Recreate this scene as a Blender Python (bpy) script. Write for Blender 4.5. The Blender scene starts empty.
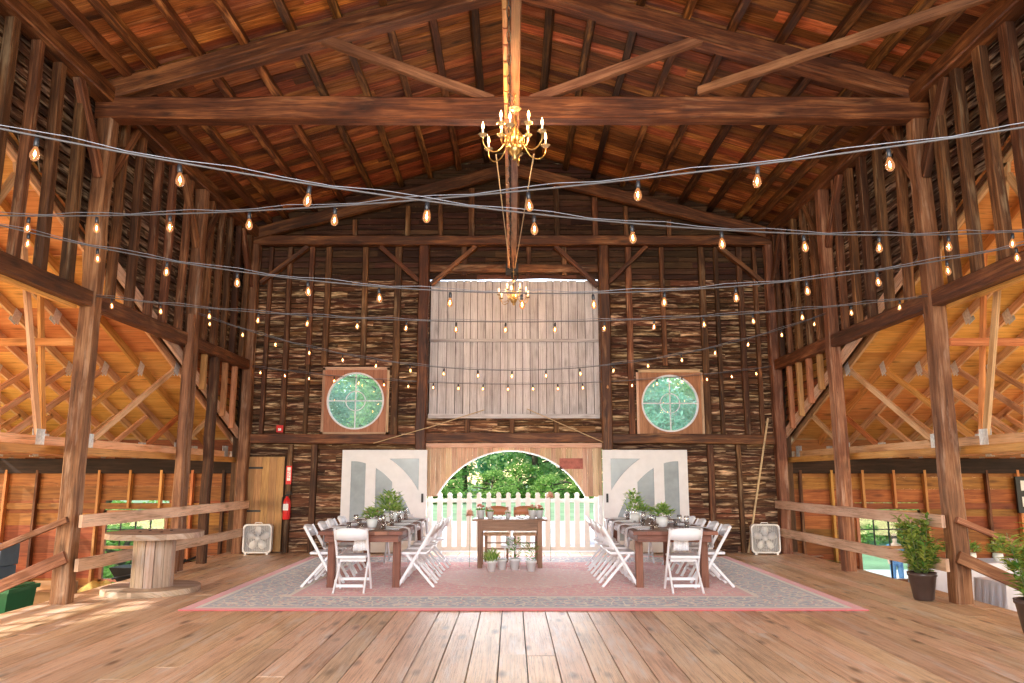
import bpy, math, random
from mathutils import Vector, Matrix, noise
random.seed(7)
R = math.radians
sc = bpy.context.scene
COL = sc.collection
BACK = 15.5      # inner face of back wall (y)
W = 5.36         # half width of hall at the post line

# ---------------------------------------------------------------- camera, sky, sun, area light, exposure
cam_d = bpy.data.cameras.new('camera'); cam = bpy.data.objects.new('camera', cam_d); COL.objects.link(cam)
cam_d.sensor_width = 36.0; cam_d.lens = 36.0 * 765 / 1024; cam_d.clip_end = 400
cam.location = (0, 0, 1.5); cam.rotation_euler = (R(90 + 9.9), 0, 0)
sc.camera = cam
sc.view_settings.view_transform = 'Standard'; sc.view_settings.look = 'None'
sc.view_settings.exposure = 0.12; sc.view_settings.gamma = 1.0
sc.view_settings.use_curve_mapping = False
wld = bpy.data.worlds.new('world'); sc.world = wld; wld.use_nodes = True
wn = wld.node_tree.nodes; wl = wld.node_tree.links; wn.clear()
sky = wn.new('ShaderNodeTexSky'); sky.sky_type = 'NISHITA'; sky.sun_disc = False
sky.sun_elevation = R(42); sky.sun_rotation = R(20); sky.air_density = 1.2; sky.dust_density = 1.0
bg = wn.new('ShaderNodeBackground'); bg.inputs[1].default_value = 0.36
wo = wn.new('ShaderNodeOutputWorld'); wl.new(sky.outputs[0], bg.inputs[0]); wl.new(bg.outputs[0], wo.inputs[0])
def lamp(name, kind, loc, energy, color, size=1.0, size_y=None, target=None, parent=None):
    d = bpy.data.lights.new(name, kind); o = bpy.data.objects.new(name, d); COL.objects.link(o)
    d.energy = energy; d.color = color; o.location = loc
    if kind == 'AREA':
        d.size = size
        if size_y: d.shape = 'RECTANGLE'; d.size_y = size_y
    elif kind == 'SUN': d.angle = size
    else: d.shadow_soft_size = size
    if target is not None:
        o.rotation_euler = (Vector(target) - Vector(loc)).to_track_quat('-Z', 'Y').to_euler()
    if parent: o.parent = parent
    return o
lamp('sun', 'SUN', (-60, 0, 60), 5.5, (1, .95, .86), R(1.0), target=(10, 28, 0))
# area lamps added in place of daylight at the open front and wing sides
front = lamp('front_daylight_fill', 'AREA', (0, -3.2, 3.6), 960, (1, .94, .89), 9.5, 4.2, target=(0, 11, .8))
front.data.spread = R(145)
lamp('left_wing_fill', 'AREA', (-10.6, 8.5, 1.0), 620, (1, .72, .42), 7, 2.6, target=(-6.5, 13.0, 3.6))
lamp('right_wing_fill', 'AREA', (10.6, 8.5, 1.0), 430, (1, .72, .42), 7, 2.6, target=(6.5, 13.0, 3.6))
lamp('back_daylight', 'AREA', (0, BACK + .35, 1.2), 210, (.93, .96, 1), 3.2, 1.5, target=(0, 8, 0.0))
try:
    sc.cycles.use_light_tree = True; sc.cycles.use_denoising = True
    sc.cycles.max_bounces = 8; sc.cycles.diffuse_bounces = 4; sc.cycles.transparent_max_bounces = 24
    sc.cycles.sample_clamp_indirect = 6; sc.cycles.caustics_reflective = False; sc.cycles.caustics_refractive = False
except Exception: pass

# ---------------------------------------------------------------- materials
MAT = {}
def new_mat(name):
    m = bpy.data.materials.new(name); m.use_nodes = True; nt = m.node_tree; nt.nodes.clear()
    out = nt.nodes.new('ShaderNodeOutputMaterial'); b = nt.nodes.new('ShaderNodeBsdfPrincipled')
    nt.links.new(b.outputs[0], out.inputs[0]); MAT[name] = m
    return m, nt, b, out
def N(nt, t, **kw):
    n = nt.nodes.new(t)
    for k, v in kw.items(): setattr(n, k, v)
    return n
def inp(nt, sock, v):
    if hasattr(v, 'links') or hasattr(v, 'is_output'): nt.links.new(v, sock)
    else: sock.default_value = v
def math_(nt, op, a, b=0.5, clamp=False):
    n = N(nt, 'ShaderNodeMath', operation=op); n.use_clamp = clamp; inp(nt, n.inputs[0], a); inp(nt, n.inputs[1], b); return n.outputs[0]
def mixc(nt, fac, a, b, blend='MIX'):
    n = N(nt, 'ShaderNodeMix', data_type='RGBA', blend_type=blend)
    inp(nt, n.inputs[0], fac); inp(nt, n.inputs[6], a if hasattr(a, 'is_output') else (*a, 1)); inp(nt, n.inputs[7], b if hasattr(b, 'is_output') else (*b, 1))
    return n.outputs[2]
def ramp(nt, fac, stops):
    n = N(nt, 'ShaderNodeValToRGB'); cr = n.color_ramp
    while len(cr.elements) < len(stops): cr.elements.new(.5)
    for e, (p, c) in zip(cr.elements, stops): e.position = p; e.color = (*c, 1) if len(c) == 3 else c
    inp(nt, n.inputs[0], fac); return n.outputs[0]
def noise_(nt, vec, scale=1, detail=4, rough=.6, dist=0):
    n = N(nt, 'ShaderNodeTexNoise'); nt.links.new(vec, n.inputs['Vector']); n.inputs['Scale'].default_value = scale
    n.inputs['Detail'].default_value = detail; n.inputs['Roughness'].default_value = rough; n.inputs['Distortion'].default_value = dist
    return n.outputs[0]
def wood(name, dark, mid, light, rough=.6, su=.9, sv=14., var=.5, knots=.5, wear=None, wear_amt=.0, wear_s=(1.2, 9.), bump=.25, spec=.35, huevar=.02):
    """grain runs along UV u (metres); every board and beam carries its own 'rnd'"""
    m, nt, b, out = new_mat(name)
    uv = N(nt, 'ShaderNodeUVMap'); sp = N(nt, 'ShaderNodeSeparateXYZ'); nt.links.new(uv.outputs[0], sp.inputs[0])
    at = N(nt, 'ShaderNodeAttribute', attribute_name='rnd'); oi = N(nt, 'ShaderNodeObjectInfo')
    rn = math_(nt, 'FRACT', math_(nt, 'ADD', at.outputs['Fac'], oi.outputs['Random'])); rz = math_(nt, 'MULTIPLY', rn, 91.0)
    def co(a, c):
        k = N(nt, 'ShaderNodeCombineXYZ'); nt.links.new(math_(nt, 'MULTIPLY', sp.outputs[0], a), k.inputs[0])
        nt.links.new(math_(nt, 'MULTIPLY', sp.outputs[1], c), k.inputs[1]); nt.links.new(rz, k.inputs[2]); return k.outputs[0]
    g = noise_(nt, co(su, sv), 1.6, 6, .62, .6)
    g2 = noise_(nt, co(su * 2.2, sv * 5), 2.0, 3, .6, .2)
    p = noise_(nt, co(.8, 1.7), 1.3, 3, .55)
    f = math_(nt, 'ADD', math_(nt, 'MULTIPLY', g, .62), math_(nt, 'ADD', math_(nt, 'MULTIPLY', p, .5), math_(nt, 'MULTIPLY', g2, .22)))
    f = math_(nt, 'SUBTRACT', f, .17)
    c = ramp(nt, f, [(.30, dark), (.50, mid), (.72, light)])
    if knots:
        v = N(nt, 'ShaderNodeTexVoronoi'); nt.links.new(co(1.6, 5.), v.inputs['Vector']); v.inputs['Scale'].default_value = 1.0
        k = math_(nt, 'LESS_THAN', v.outputs['Distance'], .10 + .05 * knots)
        k2 = N(nt, 'ShaderNodeMapRange'); nt.links.new(v.outputs['Distance'], k2.inputs[0]); k2.inputs[1].default_value = .05; k2.inputs[2].default_value = .24
        k2.inputs[3].default_value = knots; k2.inputs[4].default_value = 0
        c = mixc(nt, k2.outputs[0], c, tuple(x * .45 for x in dark))
    cn = noise_(nt, co(su * .5, sv * 2.2), 1.5, 3, .55, .5)
    ck = N(nt, 'ShaderNodeMapRange'); nt.links.new(math_(nt, 'ABSOLUTE', math_(nt, 'SUBTRACT', cn, .5)), ck.inputs[0]); ck.inputs[1].default_value = .0; ck.inputs[2].default_value = .018; ck.inputs[3].default_value = .75; ck.inputs[4].default_value = 0
    c = mixc(nt, ck.outputs[0], c, tuple(x * .4 for x in dark))
    if wear:
        wv = noise_(nt, co(*wear_s), 1.0, 5, .62, .3)
        wf = N(nt, 'ShaderNodeMapRange'); nt.links.new(wv, wf.inputs[0]); wf.inputs[1].default_value = .62 - .22 * wear_amt; wf.inputs[2].default_value = .78 - .22 * wear_amt
        c = mixc(nt, math_(nt, 'MULTIPLY', wf.outputs[0], min(1, .35 + wear_amt)), c, wear)
    hs = N(nt, 'ShaderNodeHueSaturation'); nt.links.new(c, hs.inputs['Color'])
    nt.links.new(math_(nt, 'ADD', math_(nt, 'MULTIPLY', math_(nt, 'SUBTRACT', math_(nt, 'FRACT', math_(nt, 'MULTIPLY', rn, 7.13)), .5), huevar * 2), .5), hs.inputs['Hue'])
    nt.links.new(math_(nt, 'ADD', math_(nt, 'MULTIPLY', rn, var), 1 - var * .5), hs.inputs['Value'])
    nt.links.new(hs.outputs[0], b.inputs['Base Color'])
    b.inputs['Roughness'].default_value = rough; b.inputs['Specular IOR Level'].default_value = spec
    bp = N(nt, 'ShaderNodeBump'); bp.inputs['Strength'].default_value = bump; bp.inputs['Distance'].default_value = .02
    nt.links.new(math_(nt, 'ADD', g, math_(nt, 'MULTIPLY', g2, .5)), bp.inputs['Height']); nt.links.new(bp.outputs[0], b.inputs['Normal'])
    return m
def plain(name, col, rough=.5, metal=0, noise_amt=.12, nscale=6, emit=None, estr=0, spec=.5, trans=0, bump=0):
    m, nt, b, out = new_mat(name)
    tc = N(nt, 'ShaderNodeTexCoord'); n = noise_(nt, tc.outputs['Object'], nscale, 4, .6)
    lo = tuple(max(0, c * (1 - noise_amt)) for c in col); hi = tuple(min(1, c * (1 + noise_amt)) for c in col)
    nt.links.new(ramp(nt, n, [(.3, lo), (.7, hi)]), b.inputs['Base Color'])
    b.inputs['Roughness'].default_value = rough; b.inputs['Metallic'].default_value = metal; b.inputs['Specular IOR Level'].default_value = spec
    if emit: b.inputs['Emission Color'].default_value = (*emit, 1); b.inputs['Emission Strength'].default_value = estr
    if trans: b.inputs['Transmission Weight'].default_value = trans
    if bump:
        bp = N(nt, 'ShaderNodeBump'); bp.inputs['Strength'].default_value = bump; bp.inputs['Distance'].default_value = .01
        nt.links.new(n, bp.inputs['Height']); nt.links.new(bp.outputs[0], b.inputs['Normal'])
    return m
def glassy(name, tint, gloss=.12, rough=.02, haze=None, haze_amt=0):
    m, nt, b, out = new_mat(name); nt.nodes.remove(b)
    t = N(nt, 'ShaderNodeBsdfTransparent'); t.inputs[0].default_value = (*tint, 1)
    g = N(nt, 'ShaderNodeBsdfGlossy'); g.inputs['Roughness'].default_value = rough
    lw = N(nt, 'ShaderNodeLayerWeight'); lw.inputs[0].default_value = .25
    mx = N(nt, 'ShaderNodeMixShader'); nt.links.new(math_(nt, 'ADD', math_(nt, 'MULTIPLY', lw.outputs['Fresnel'], .5), gloss * .5, True), mx.inputs[0])
    nt.links.new(t.outputs[0], mx.inputs[1]); nt.links.new(g.outputs[0], mx.inputs[2]); last = mx
    if haze:
        d = N(nt, 'ShaderNodeBsdfDiffuse'); d.inputs[0].default_value = (*haze, 1)
        tl = N(nt, 'ShaderNodeBsdfTranslucent'); tl.inputs[0].default_value = (*haze, 1)
        ad = N(nt, 'ShaderNodeMixShader'); nt.links.new(d.outputs[0], ad.inputs[1]); nt.links.new(tl.outputs[0], ad.inputs[2])
        tc = N(nt, 'ShaderNodeTexCoord'); nn = noise_(nt, tc.outputs['Object'], 3.5, 5, .65, .8)
        m2 = N(nt, 'ShaderNodeMixShader'); nt.links.new(math_(nt, 'MULTIPLY', nn, haze_amt * 2, True), m2.inputs[0])
        nt.links.new(mx.outputs[0], m2.inputs[1]); nt.links.new(ad.outputs[0], m2.inputs[2]); last = m2
    nt.links.new(last.outputs[0], out.inputs[0]); return m
def leafy(name, a, b_, transl=.45):
    m, nt, b, out = new_mat(name); nt.nodes.remove(b)
    at = N(nt, 'ShaderNodeAttribute', attribute_name='rnd'); oi = N(nt, 'ShaderNodeObjectInfo')
    c = ramp(nt, at.outputs['Fac'], [(0, a), (1, b_)])
    d = N(nt, 'ShaderNodeBsdfDiffuse'); t = N(nt, 'ShaderNodeBsdfTranslucent'); nt.links.new(c, d.inputs[0]); nt.links.new(c, t.inputs[0])
    mx = N(nt, 'ShaderNodeMixShader'); mx.inputs[0].default_value = transl
    nt.links.new(d.outputs[0], mx.inputs[1]); nt.links.new(t.outputs[0], mx.inputs[2]); nt.links.new(mx.outputs[0], out.inputs[0]); return m

wood('beam', (.022, .007, .003), (.115, .038, .013), (.38, .15, .05), .50, .8, 12, .35, .7, wear=(.46, .24, .11), wear_amt=.18, bump=.5, huevar=.006)
wood('post', (.06, .020, .009), (.23, .090, .042), (.50, .26, .14), .60, .8, 12, .3, .6, wear=(.60, .40, .29), wear_amt=.28, bump=.5, huevar=.008)
wood('stud', (.022, .008, .003), (.115, .043, .016), (.38, .17, .07), .64, .8, 16, .8, .4, wear=(.54, .37, .22), wear_amt=.20, bump=.5, huevar=.010)
wood('purlin', (.018, .006, .002), (.08, .028, .008), (.40, .17, .045), .55, .8, 16, 1.2, .3, wear=(.66, .34, .10), wear_amt=.22, huevar=.008)
wood('sheathing', (.05, .013, .004), (.30, .088, .022), (.74, .30, .08), .55, .9, 18, 1.3, .8, wear=(.72, .36, .17), wear_amt=.26, wear_s=(.8, 9), huevar=.016, bump=.45)
wood('siding', (.02, .008, .004), (.12, .046, .020), (.34, .155, .065), .68, .9, 16, .9, .3, wear=(.90, .60, .35), wear_amt=.48, wear_s=(2.6, 20), bump=.5, huevar=.012)  # the wear colour here draws tan noise streaks along the boards
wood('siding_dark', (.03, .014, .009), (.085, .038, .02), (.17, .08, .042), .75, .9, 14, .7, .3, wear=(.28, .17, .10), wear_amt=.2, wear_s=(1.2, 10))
wood('side_siding', (.03, .015, .009), (.10, .045, .024), (.26, .13, .07), .72, .9, 14, .6, .3, wear=(.56, .40, .26), wear_amt=.55, wear_s=(2.4, 14), huevar=.012)
wood('new_lumber', (.40, .14, .035), (.66, .29, .085), (.82, .45, .17), .55, .7, 14, .4, .6, bump=.15)
wood('plywood', (.50, .19, .045), (.74, .34, .10), (.86, .48, .18), .6, .6, 9, .25, .8, bump=.06)
wood('wing_board', (.13, .040, .010), (.34, .115, .028), (.54, .22, .06), .6, .8, 12, .6, .6, bump=.15)
wood('dark_timber', (.012, .008, .006), (.035, .02, .014), (.08, .045, .028), .8, .8, 12, .4, .3)
wood('truss_lumber', (.46, .22, .10), (.76, .46, .25), (.88, .62, .40), .55, .7, 14, .4, .6, bump=.15, huevar=.01)
wood('floor_board', (.42, .24, .12), (.82, .57, .37), (.92, .72, .53), .38, .7, 18, .28, .9, wear=(.84, .78, .72), wear_amt=.36, wear_s=(1.0, 7), bump=.35, spec=.7, huevar=.010)
wood('old_white', (.40, .35, .35), (.66, .62, .63), (.82, .79, .80), .6, .9, 22, .2, .5, wear=(.34, .29, .27), wear_amt=.3, wear_s=(.9, 18))
wood('rail_wood', (.44, .24, .14), (.78, .51, .36), (.90, .68, .52), .6, .8, 14, .3, .6, huevar=.008)
wood('planked', (.40, .22, .12), (.62, .40, .25), (.76, .55, .37), .6, .8, 14, .35, .3)
wood('table_wood', (.10, .035, .022), (.22, .082, .052), (.36, .16, .10), .45, .8, 14, .2, .3, huevar=.004)
wood('desk_wood', (.17, .085, .05), (.31, .165, .10), (.46, .27, .17), .5, .8, 14, .2, .3, huevar=.004)
wood('spool_wood', (.26, .17, .12), (.46, .33, .25), (.62, .48, .38), .7, .8, 14, .5, .4, wear=(.5, .48, .46), wear_amt=.3)
wood('frame_wood', (.30, .13, .055), (.48, .22, .10), (.60, .31, .16), .55, .8, 10, .2, .5)
wood('slab_door', (.22, .10, .035), (.42, .22, .08), (.56, .32, .13), .55, .8, 12, .35, .3, huevar=.006)
wood('track_wood', (.08, .03, .016), (.22, .095, .048), (.42, .22, .12), .6, .8, 14, .2, .3, huevar=.006)
plain('white_paint', (.84, .84, .86), .45, noise_amt=.05)
plain('fence_paint', (.82, .79, .77), .5, noise_amt=.06)
plain('chair_resin', (.82, .84, .90), .38, noise_amt=.03)
plain('door_paint', (.80, .80, .82), .5, noise_amt=.05)
plain('door_glass', (.36, .42, .46), .18, noise_amt=.25, nscale=1.5)
plain('metal_plate', (.78, .80, .84), .45, .3, noise_amt=.25, nscale=30)
plain('black_metal', (.03, .028, .028), .5, .4)
plain('cable', (.10, .10, .11), .5, 0)
plain('steel_wire', (.26, .28, .33), .5, .4)
plain('brass', (.50, .33, .13), .30, .95, noise_amt=.1)
plain('crystal', (.70, .50, .28), .08, 0, trans=.6, noise_amt=.05)
plain('socket', (.02, .022, .028), .4)
plain('candle', (.93, .86, .74), .5, emit=(1, .6, .3), estr=.35)
plain('filament', (1, .7, .4), .5, emit=(1, .46, .14), estr=110)
plain('flame_bulb', (1, .85, .6), .4, emit=(1, .60, .26), estr=9)
plain('red_paint', (.70, .03, .03), .3, noise_amt=.08)
plain('label_white', (.88, .87, .84), .5, noise_amt=.02)
plain('fan_plastic', (.83, .82, .80), .35, noise_amt=.04)
plain('fan_dark', (.40, .38, .37), .5)
plain('plate_china', (.85, .86, .88), .15, noise_amt=.02)
plain('flatware', (.55, .56, .60), .25, .9)
plain('pot_white', (.78, .80, .82), .45, noise_amt=.06)
plain('pot_dark', (.07, .045, .04), .35, noise_amt=.3, nscale=4)
plain('soil', (.06, .04, .03), .9)
plain('stem', (.16, .20, .07), .7)
plain('bark', (.13, .09, .06), .85, noise_amt=.4, nscale=5, bump=.5)
plain('flower_pink', (.78, .30, .22), .6, noise_amt=.25, nscale=20)
plain('flower_peach', (.86, .52, .38), .6, noise_amt=.25, nscale=20)
plain('flower_white', (.85, .82, .74), .6)
plain('leather', (.50, .20, .10), .5, noise_amt=.15)
plain('faded_red', (.40, .13, .10), .8, noise_amt=.35, nscale=9)
plain('cushion', (.72, .52, .32), .7, noise_amt=.25, nscale=14)
plain('green_plastic', (.015, .16, .06), .4)
plain('cardboard', (.42, .24, .12), .8)
plain('yellow_cloth', (.55, .38, .10), .8, noise_amt=.35, nscale=8)
plain('white_cloth', (.78, .80, .90), .8, noise_amt=.05)
plain('blue_plastic', (.10, .16, .26), .5)
plain('skin', (.60, .36, .26), .5, noise_amt=.04)
plain('denim', (.10, .19, .36), .8); plain('blue_shirt', (.12, .27, .48), .8); plain('hair', (.05, .03, .02), .6)
plain('car_paint', (.10, .13, .19), .2, .4); plain('tyre', (.02, .02, .02), .8)
plain('rope', (.62, .45, .26), .8, noise_amt=.2, nscale=40)
plain('grass', (.25, .38, .18), .9, noise_amt=.35, nscale=.35)
plain('gravel', (.80, .74, .68), .9, noise_amt=.18, nscale=2)
plain('dirt_floor', (.16, .11, .08), .9, noise_amt=.3, nscale=2)
glassy('clear_glass', (.985, .99, .99), .22, .04)
glassy('pane', (.88, .96, .94), .1, .02)
glassy('round_pane', (.86, .97, .95), .10, .03, haze=(.78, .94, .92), haze_amt=.12)
leafy('leaf_tree', (.26, .50, .20), (.74, .88, .48), .6)
leafy('leaf_tree_cool', (.22, .52, .34), (.56, .84, .62), .6)
leafy('leaf_bush', (.14, .34, .07), (.55, .72, .22), .4)
leafy('leaf_dark', (.04, .20, .03), (.26, .56, .12), .3)
leafy('leaf_pot', (.06, .22, .04), (.60, .66, .16), .3)
def bulb_mat():
    m, nt, b, out = new_mat('bulb_glass'); nt.nodes.remove(b)
    t = N(nt, 'ShaderNodeBsdfTransparent'); t.inputs[0].default_value = (1, .82, .66, 1)
    e = N(nt, 'ShaderNodeEmission'); e.inputs[0].default_value = (1, .42, .16, 1); e.inputs[1].default_value = 1.3
    g = N(nt, 'ShaderNodeBsdfGlossy'); g.inputs['Roughness'].default_value = .08
    lw = N(nt, 'ShaderNodeLayerWeight'); lw.inputs[0].default_value = .35
    m1 = N(nt, 'ShaderNodeMixShader'); m1.inputs[0].default_value = .35; nt.links.new(t.outputs[0], m1.inputs[1]); nt.links.new(e.outputs[0], m1.inputs[2])
    m2 = N(nt, 'ShaderNodeMixShader'); nt.links.new(math_(nt, 'MULTIPLY', lw.outputs['Facing'], .55), m2.inputs[0]); nt.links.new(m1.outputs[0], m2.inputs[1]); nt.links.new(g.outputs[0], m2.inputs[2])
    nt.links.new(m2.outputs[0], out.inputs[0])
bulb_mat()
def napkin_mat():
    m, nt, b, out = new_mat('napkin_cloth')
    uv = N(nt, 'ShaderNodeUVMap'); sp = N(nt, 'ShaderNodeSeparateXYZ'); nt.links.new(uv.outputs[0], sp.inputs[0])
    def st(s, k): return math_(nt, 'GREATER_THAN', math_(nt, 'FRACT', math_(nt, 'MULTIPLY', s, k)), .62)
    f = math_(nt, 'MULTIPLY', math_(nt, 'ADD', st(sp.outputs[0], 48.), st(sp.outputs[1], 48.)), .5)
    nt.links.new(ramp(nt, f, [(0, (.90, .89, .92)), (.5, (.74, .74, .79)), (1, (.55, .56, .62))]), b.inputs['Base Color']); b.inputs['Roughness'].default_value = .85
napkin_mat()
def rug_mat():
    m, nt, b, out = new_mat('rug_wool')
    tc = N(nt, 'ShaderNodeTexCoord'); sp = N(nt, 'ShaderNodeSeparateXYZ'); nt.links.new(tc.outputs['Object'], sp.inputs[0])
    HX, HY = 3.87, 2.87
    dx = math_(nt, 'SUBTRACT', HX, math_(nt, 'ABSOLUTE', sp.outputs[0])); dy = math_(nt, 'SUBTRACT', HY, math_(nt, 'ABSOLUTE', sp.outputs[1]))
    d = math_(nt, 'MINIMUM', dx, dy)
    n1 = noise_(nt, tc.outputs['Object'], 9, 4, .7, .4); n2 = noise_(nt, tc.outputs['Object'], 3.2, 4, .7)
    v = N(nt, 'ShaderNodeTexVoronoi'); v.feature = 'DISTANCE_TO_EDGE'; v.inputs['Scale'].default_value = 8.5; nt.links.new(tc.outputs['Object'], v.inputs['Vector'])
    v2 = N(nt, 'ShaderNodeTexVoronoi'); v2.inputs['Scale'].default_value = 15; nt.links.new(tc.outputs['Object'], v2.inputs['Vector'])
    border = mixc(nt, math_(nt, 'LESS_THAN', v.outputs[0], .07), (.10, .13, .24), (.60, .52, .42))
    border = mixc(nt, math_(nt, 'LESS_THAN', v2.outputs['Distance'], .28), border, (.52, .15, .15))
    border = mixc(nt, math_(nt, 'MULTIPLY', math_(nt, 'GREATER_THAN', n1, .54), .6), border, (.50, .46, .42))
    field = mixc(nt, math_(nt, 'LESS_THAN', v.outputs[0], .035), (.58, .09, .10), (.68, .40, .32))
    field = mixc(nt, math_(nt, 'LESS_THAN', v2.outputs['Distance'], .2), field, (.26, .24, .34))
    field = mixc(nt, math_(nt, 'MULTIPLY', math_(nt, 'GREATER_THAN', n1, .56), .5), field, (.72, .38, .33))
    # centre medallion
    ex = math_(nt, 'ADD', math_(nt, 'POWER', math_(nt, 'ABSOLUTE', math_(nt, 'DIVIDE', sp.outputs[0], 1.6)), 1.4), math_(nt, 'POWER', math_(nt, 'ABSOLUTE', math_(nt, 'DIVIDE', sp.outputs[1], 1.2)), 1.4))
    field = mixc(nt, math_(nt, 'MULTIPLY', math_(nt, 'LESS_THAN', ex, 1.0), .3), field, (.72, .56, .50))
    def band(lo, hi): return math_(nt, 'MULTIPLY', math_(nt, 'GREATER_THAN', d, lo), math_(nt, 'LESS_THAN', d, hi))
    c = mixc(nt, math_(nt, 'GREATER_THAN', d, 1.05), border, field)
    c = mixc(nt, band(-1, .13), c, (.70, .12, .15)); c = mixc(nt, band(.13, .19), c, (.62, .54, .46))
    c = mixc(nt, band(.19, .24), c, (.22, .22, .28)); c = mixc(nt, band(.92, .98), c, (.60, .52, .44)); c = mixc(nt, band(.98, 1.06), c, (.50, .15, .16))
    c = mixc(nt, math_(nt, 'MULTIPLY', n2, .16), c, (.70, .54, .48))
    nt.links.new(c, b.inputs['Base Color']); b.inputs['Roughness'].default_value = .9; b.inputs['Specular IOR Level'].default_value = .2
    b.inputs['Sheen Weight'].default_value = .3
rug_mat()

# ---------------------------------------------------------------- mesh builder
class MB:
    def __init__(s): s.v = []; s.f = []; s.uv = []; s.r = []; s.m = []; s.mi = 0
    def face(s, idx, uvs, r): s.f.append(idx); s.uv.append(uvs); s.r.append(r); s.m.append(s.mi)
    def loft(s, rings, closed=True, caps=True, r=None, u=None, vlen=None):
        """rings: list of equal-length point lists"""
        r = random.random() if r is None else r
        n = len(rings[0]); base = len(s.v)
        for ring in rings: s.v += [tuple(p) for p in ring]
        if u is None:
            u = [0]
            for a, b in zip(rings, rings[1:]): u.append(u[-1] + (Vector(b[0]) - Vector(a[0])).length)
        vl = [0]
        for k in range(n): vl.append(vl[-1] + (Vector(rings[0][(k + 1) % n]) - Vector(rings[0][k])).length)
        m = n if closed else n - 1
        for i in range(len(rings) - 1):
            for k in range(m):
                a = base + i * n + k; b = base + i * n + (k + 1) % n; c = b + n; d = a + n
                s.face((a, b, c, d), ((u[i], vl[k]), (u[i], vl[k + 1]), (u[i + 1], vl[k + 1]), (u[i + 1], vl[k])), r)
        if caps and closed:
            s.face(tuple(base + k for k in range(n))[::-1], tuple((p[0], p[1]) for p in rings[0])[::-1], r)
            o = base + (len(rings) - 1) * n
            s.face(tuple(o + k for k in range(n)), tuple((p[0], p[1]) for p in rings[-1]), r)
        return s
    def beam(s, p0, p1, w, h, up=(0, 0, 1), r=None, jit=0, cham=.0, seg=None, twist=0):
        p0 = Vector(p0); p1 = Vector(p1); x = (p1 - p0); L = x.length; x.normalize(); up = Vector(up)
        if abs(x.dot(up)) > .97: up = Vector((0, 1, 0)) if abs(x.y) < .9 else Vector((1, 0, 0))
        y = up.cross(x).normalized(); z = x.cross(y)
        n = seg or (max(1, int(L / .45)) if jit else 1); c = min(w, h) * cham
        prof = [(-w/2, -h/2), (w/2, -h/2), (w/2, h/2), (-w/2, h/2)] if not c else \
            [(-w/2 + c, -h/2), (w/2 - c, -h/2), (w/2, -h/2 + c), (w/2, h/2 - c), (w/2 - c, h/2), (-w/2 + c, h/2), (-w/2, h/2 - c), (-w/2, -h/2 + c)]
        rings = []
        for i in range(n + 1):
            t = i / n; o = p0.lerp(p1, t) + (y * random.uniform(-jit, jit) + z * random.uniform(-jit, jit)) * (1 if 0 < i < n else .3)
            k = 1 + random.uniform(-jit, jit) * 3
            rings.append([o + y * a * k + z * b * k for a, b in prof])
        return s.loft(rings, r=r)
    def box(s, x0, x1, y0, y1, z0, z1, r=None, jit=0):
        dx, dy, dz = x1 - x0, y1 - y0, z1 - z0; m = max(dx, dy, dz); cx, cy, cz = (x0 + x1) / 2, (y0 + y1) / 2, (z0 + z1) / 2
        if m == dx: return s.beam((x0, cy, cz), (x1, cy, cz), dy, dz, r=r, jit=jit)
        if m == dy: return s.beam((cx, y0, cz), (cx, y1, cz), dx, dz, r=r, jit=jit)
        return s.beam((cx, cy, z0), (cx, cy, z1), dx, dy, up=(0, 1, 0), r=r, jit=jit)
    def tube(s, pts, rad, n=8, r=None, caps=True):
        pts = [Vector(p) for p in pts]; rings = []; prev = None
        for i, p in enumerate(pts):
            t = (pts[min(i + 1, len(pts) - 1)] - pts[max(i - 1, 0)]).normalized()
            a = prev if prev is not None else (Vector((0, 0, 1)) if abs(t.z) < .9 else Vector((1, 0, 0)))
            y = t.cross(a).cross(t).normalized(); prev = y; z = t.cross(y)
            rr = rad[i] if isinstance(rad, (list, tuple)) else rad
            rings.append([p + y * math.cos(2 * math.pi * k / n) * rr + z * math.sin(2 * math.pi * k / n) * rr for k in range(n)])
        return s.loft(rings, r=r, caps=caps)
    def lathe(s, prof, n=16, c=(0, 0, 0), r=None, caps=True):
        c = Vector(c)
        return s.loft([[c + Vector((rr * math.cos(2 * math.pi * k / n), rr * math.sin(2 * math.pi * k / n), z)) for k in range(n)] for rr, z in prof], r=r, caps=caps)
    def leaf(s, p, d, up, L, w, r):
        d = d.normalized(); sd = d.cross(up)
        if sd.length < 1e-3: sd = Vector((1, 0, 0))
        sd.normalize(); nrm = sd.cross(d); b = len(s.v)
        s.v += [tuple(p), tuple(p + d * L * .45 + sd * w / 2 + nrm * w * .15), tuple(p + d * L), tuple(p + d * L * .45 - sd * w / 2 + nrm * w * .15)]
        s.face((b, b + 1, b + 2, b + 3), ((0, 0), (1, 0), (1, 1), (0, 1)), r)
    def build(s, name, mat, parent=None, smooth=False, M=None, mats=None):
        me = bpy.data.meshes.new(name); me.from_pydata(s.v, [], s.f); uvl = me.uv_layers.new(name='UVMap')
        flat = [c for f in s.uv for q in f for c in q]; uvl.data.foreach_set('uv', flat)
        at = me.attributes.new('rnd', 'FLOAT', 'FACE'); at.data.foreach_set('value', s.r)
        if mats:
            for k in mats: me.materials.append(MAT[k])
            me.polygons.foreach_set('material_index', s.m)
        else: me.materials.append(MAT[mat])
        if smooth: me.polygons.foreach_set('use_smooth', [True] * len(me.polygons))
        o = bpy.data.objects.new(name, me); COL.objects.link(o)
        if parent is not None: o.parent = parent
        if M is not None: o.matrix_basis = M
        return o
def tag(o, label=None, cat=None, group=None, kind=None):
    if label: o['label'] = label
    if cat: o['category'] = cat
    if group: o['group'] = group
    if kind: o['kind'] = kind
    return o
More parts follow.
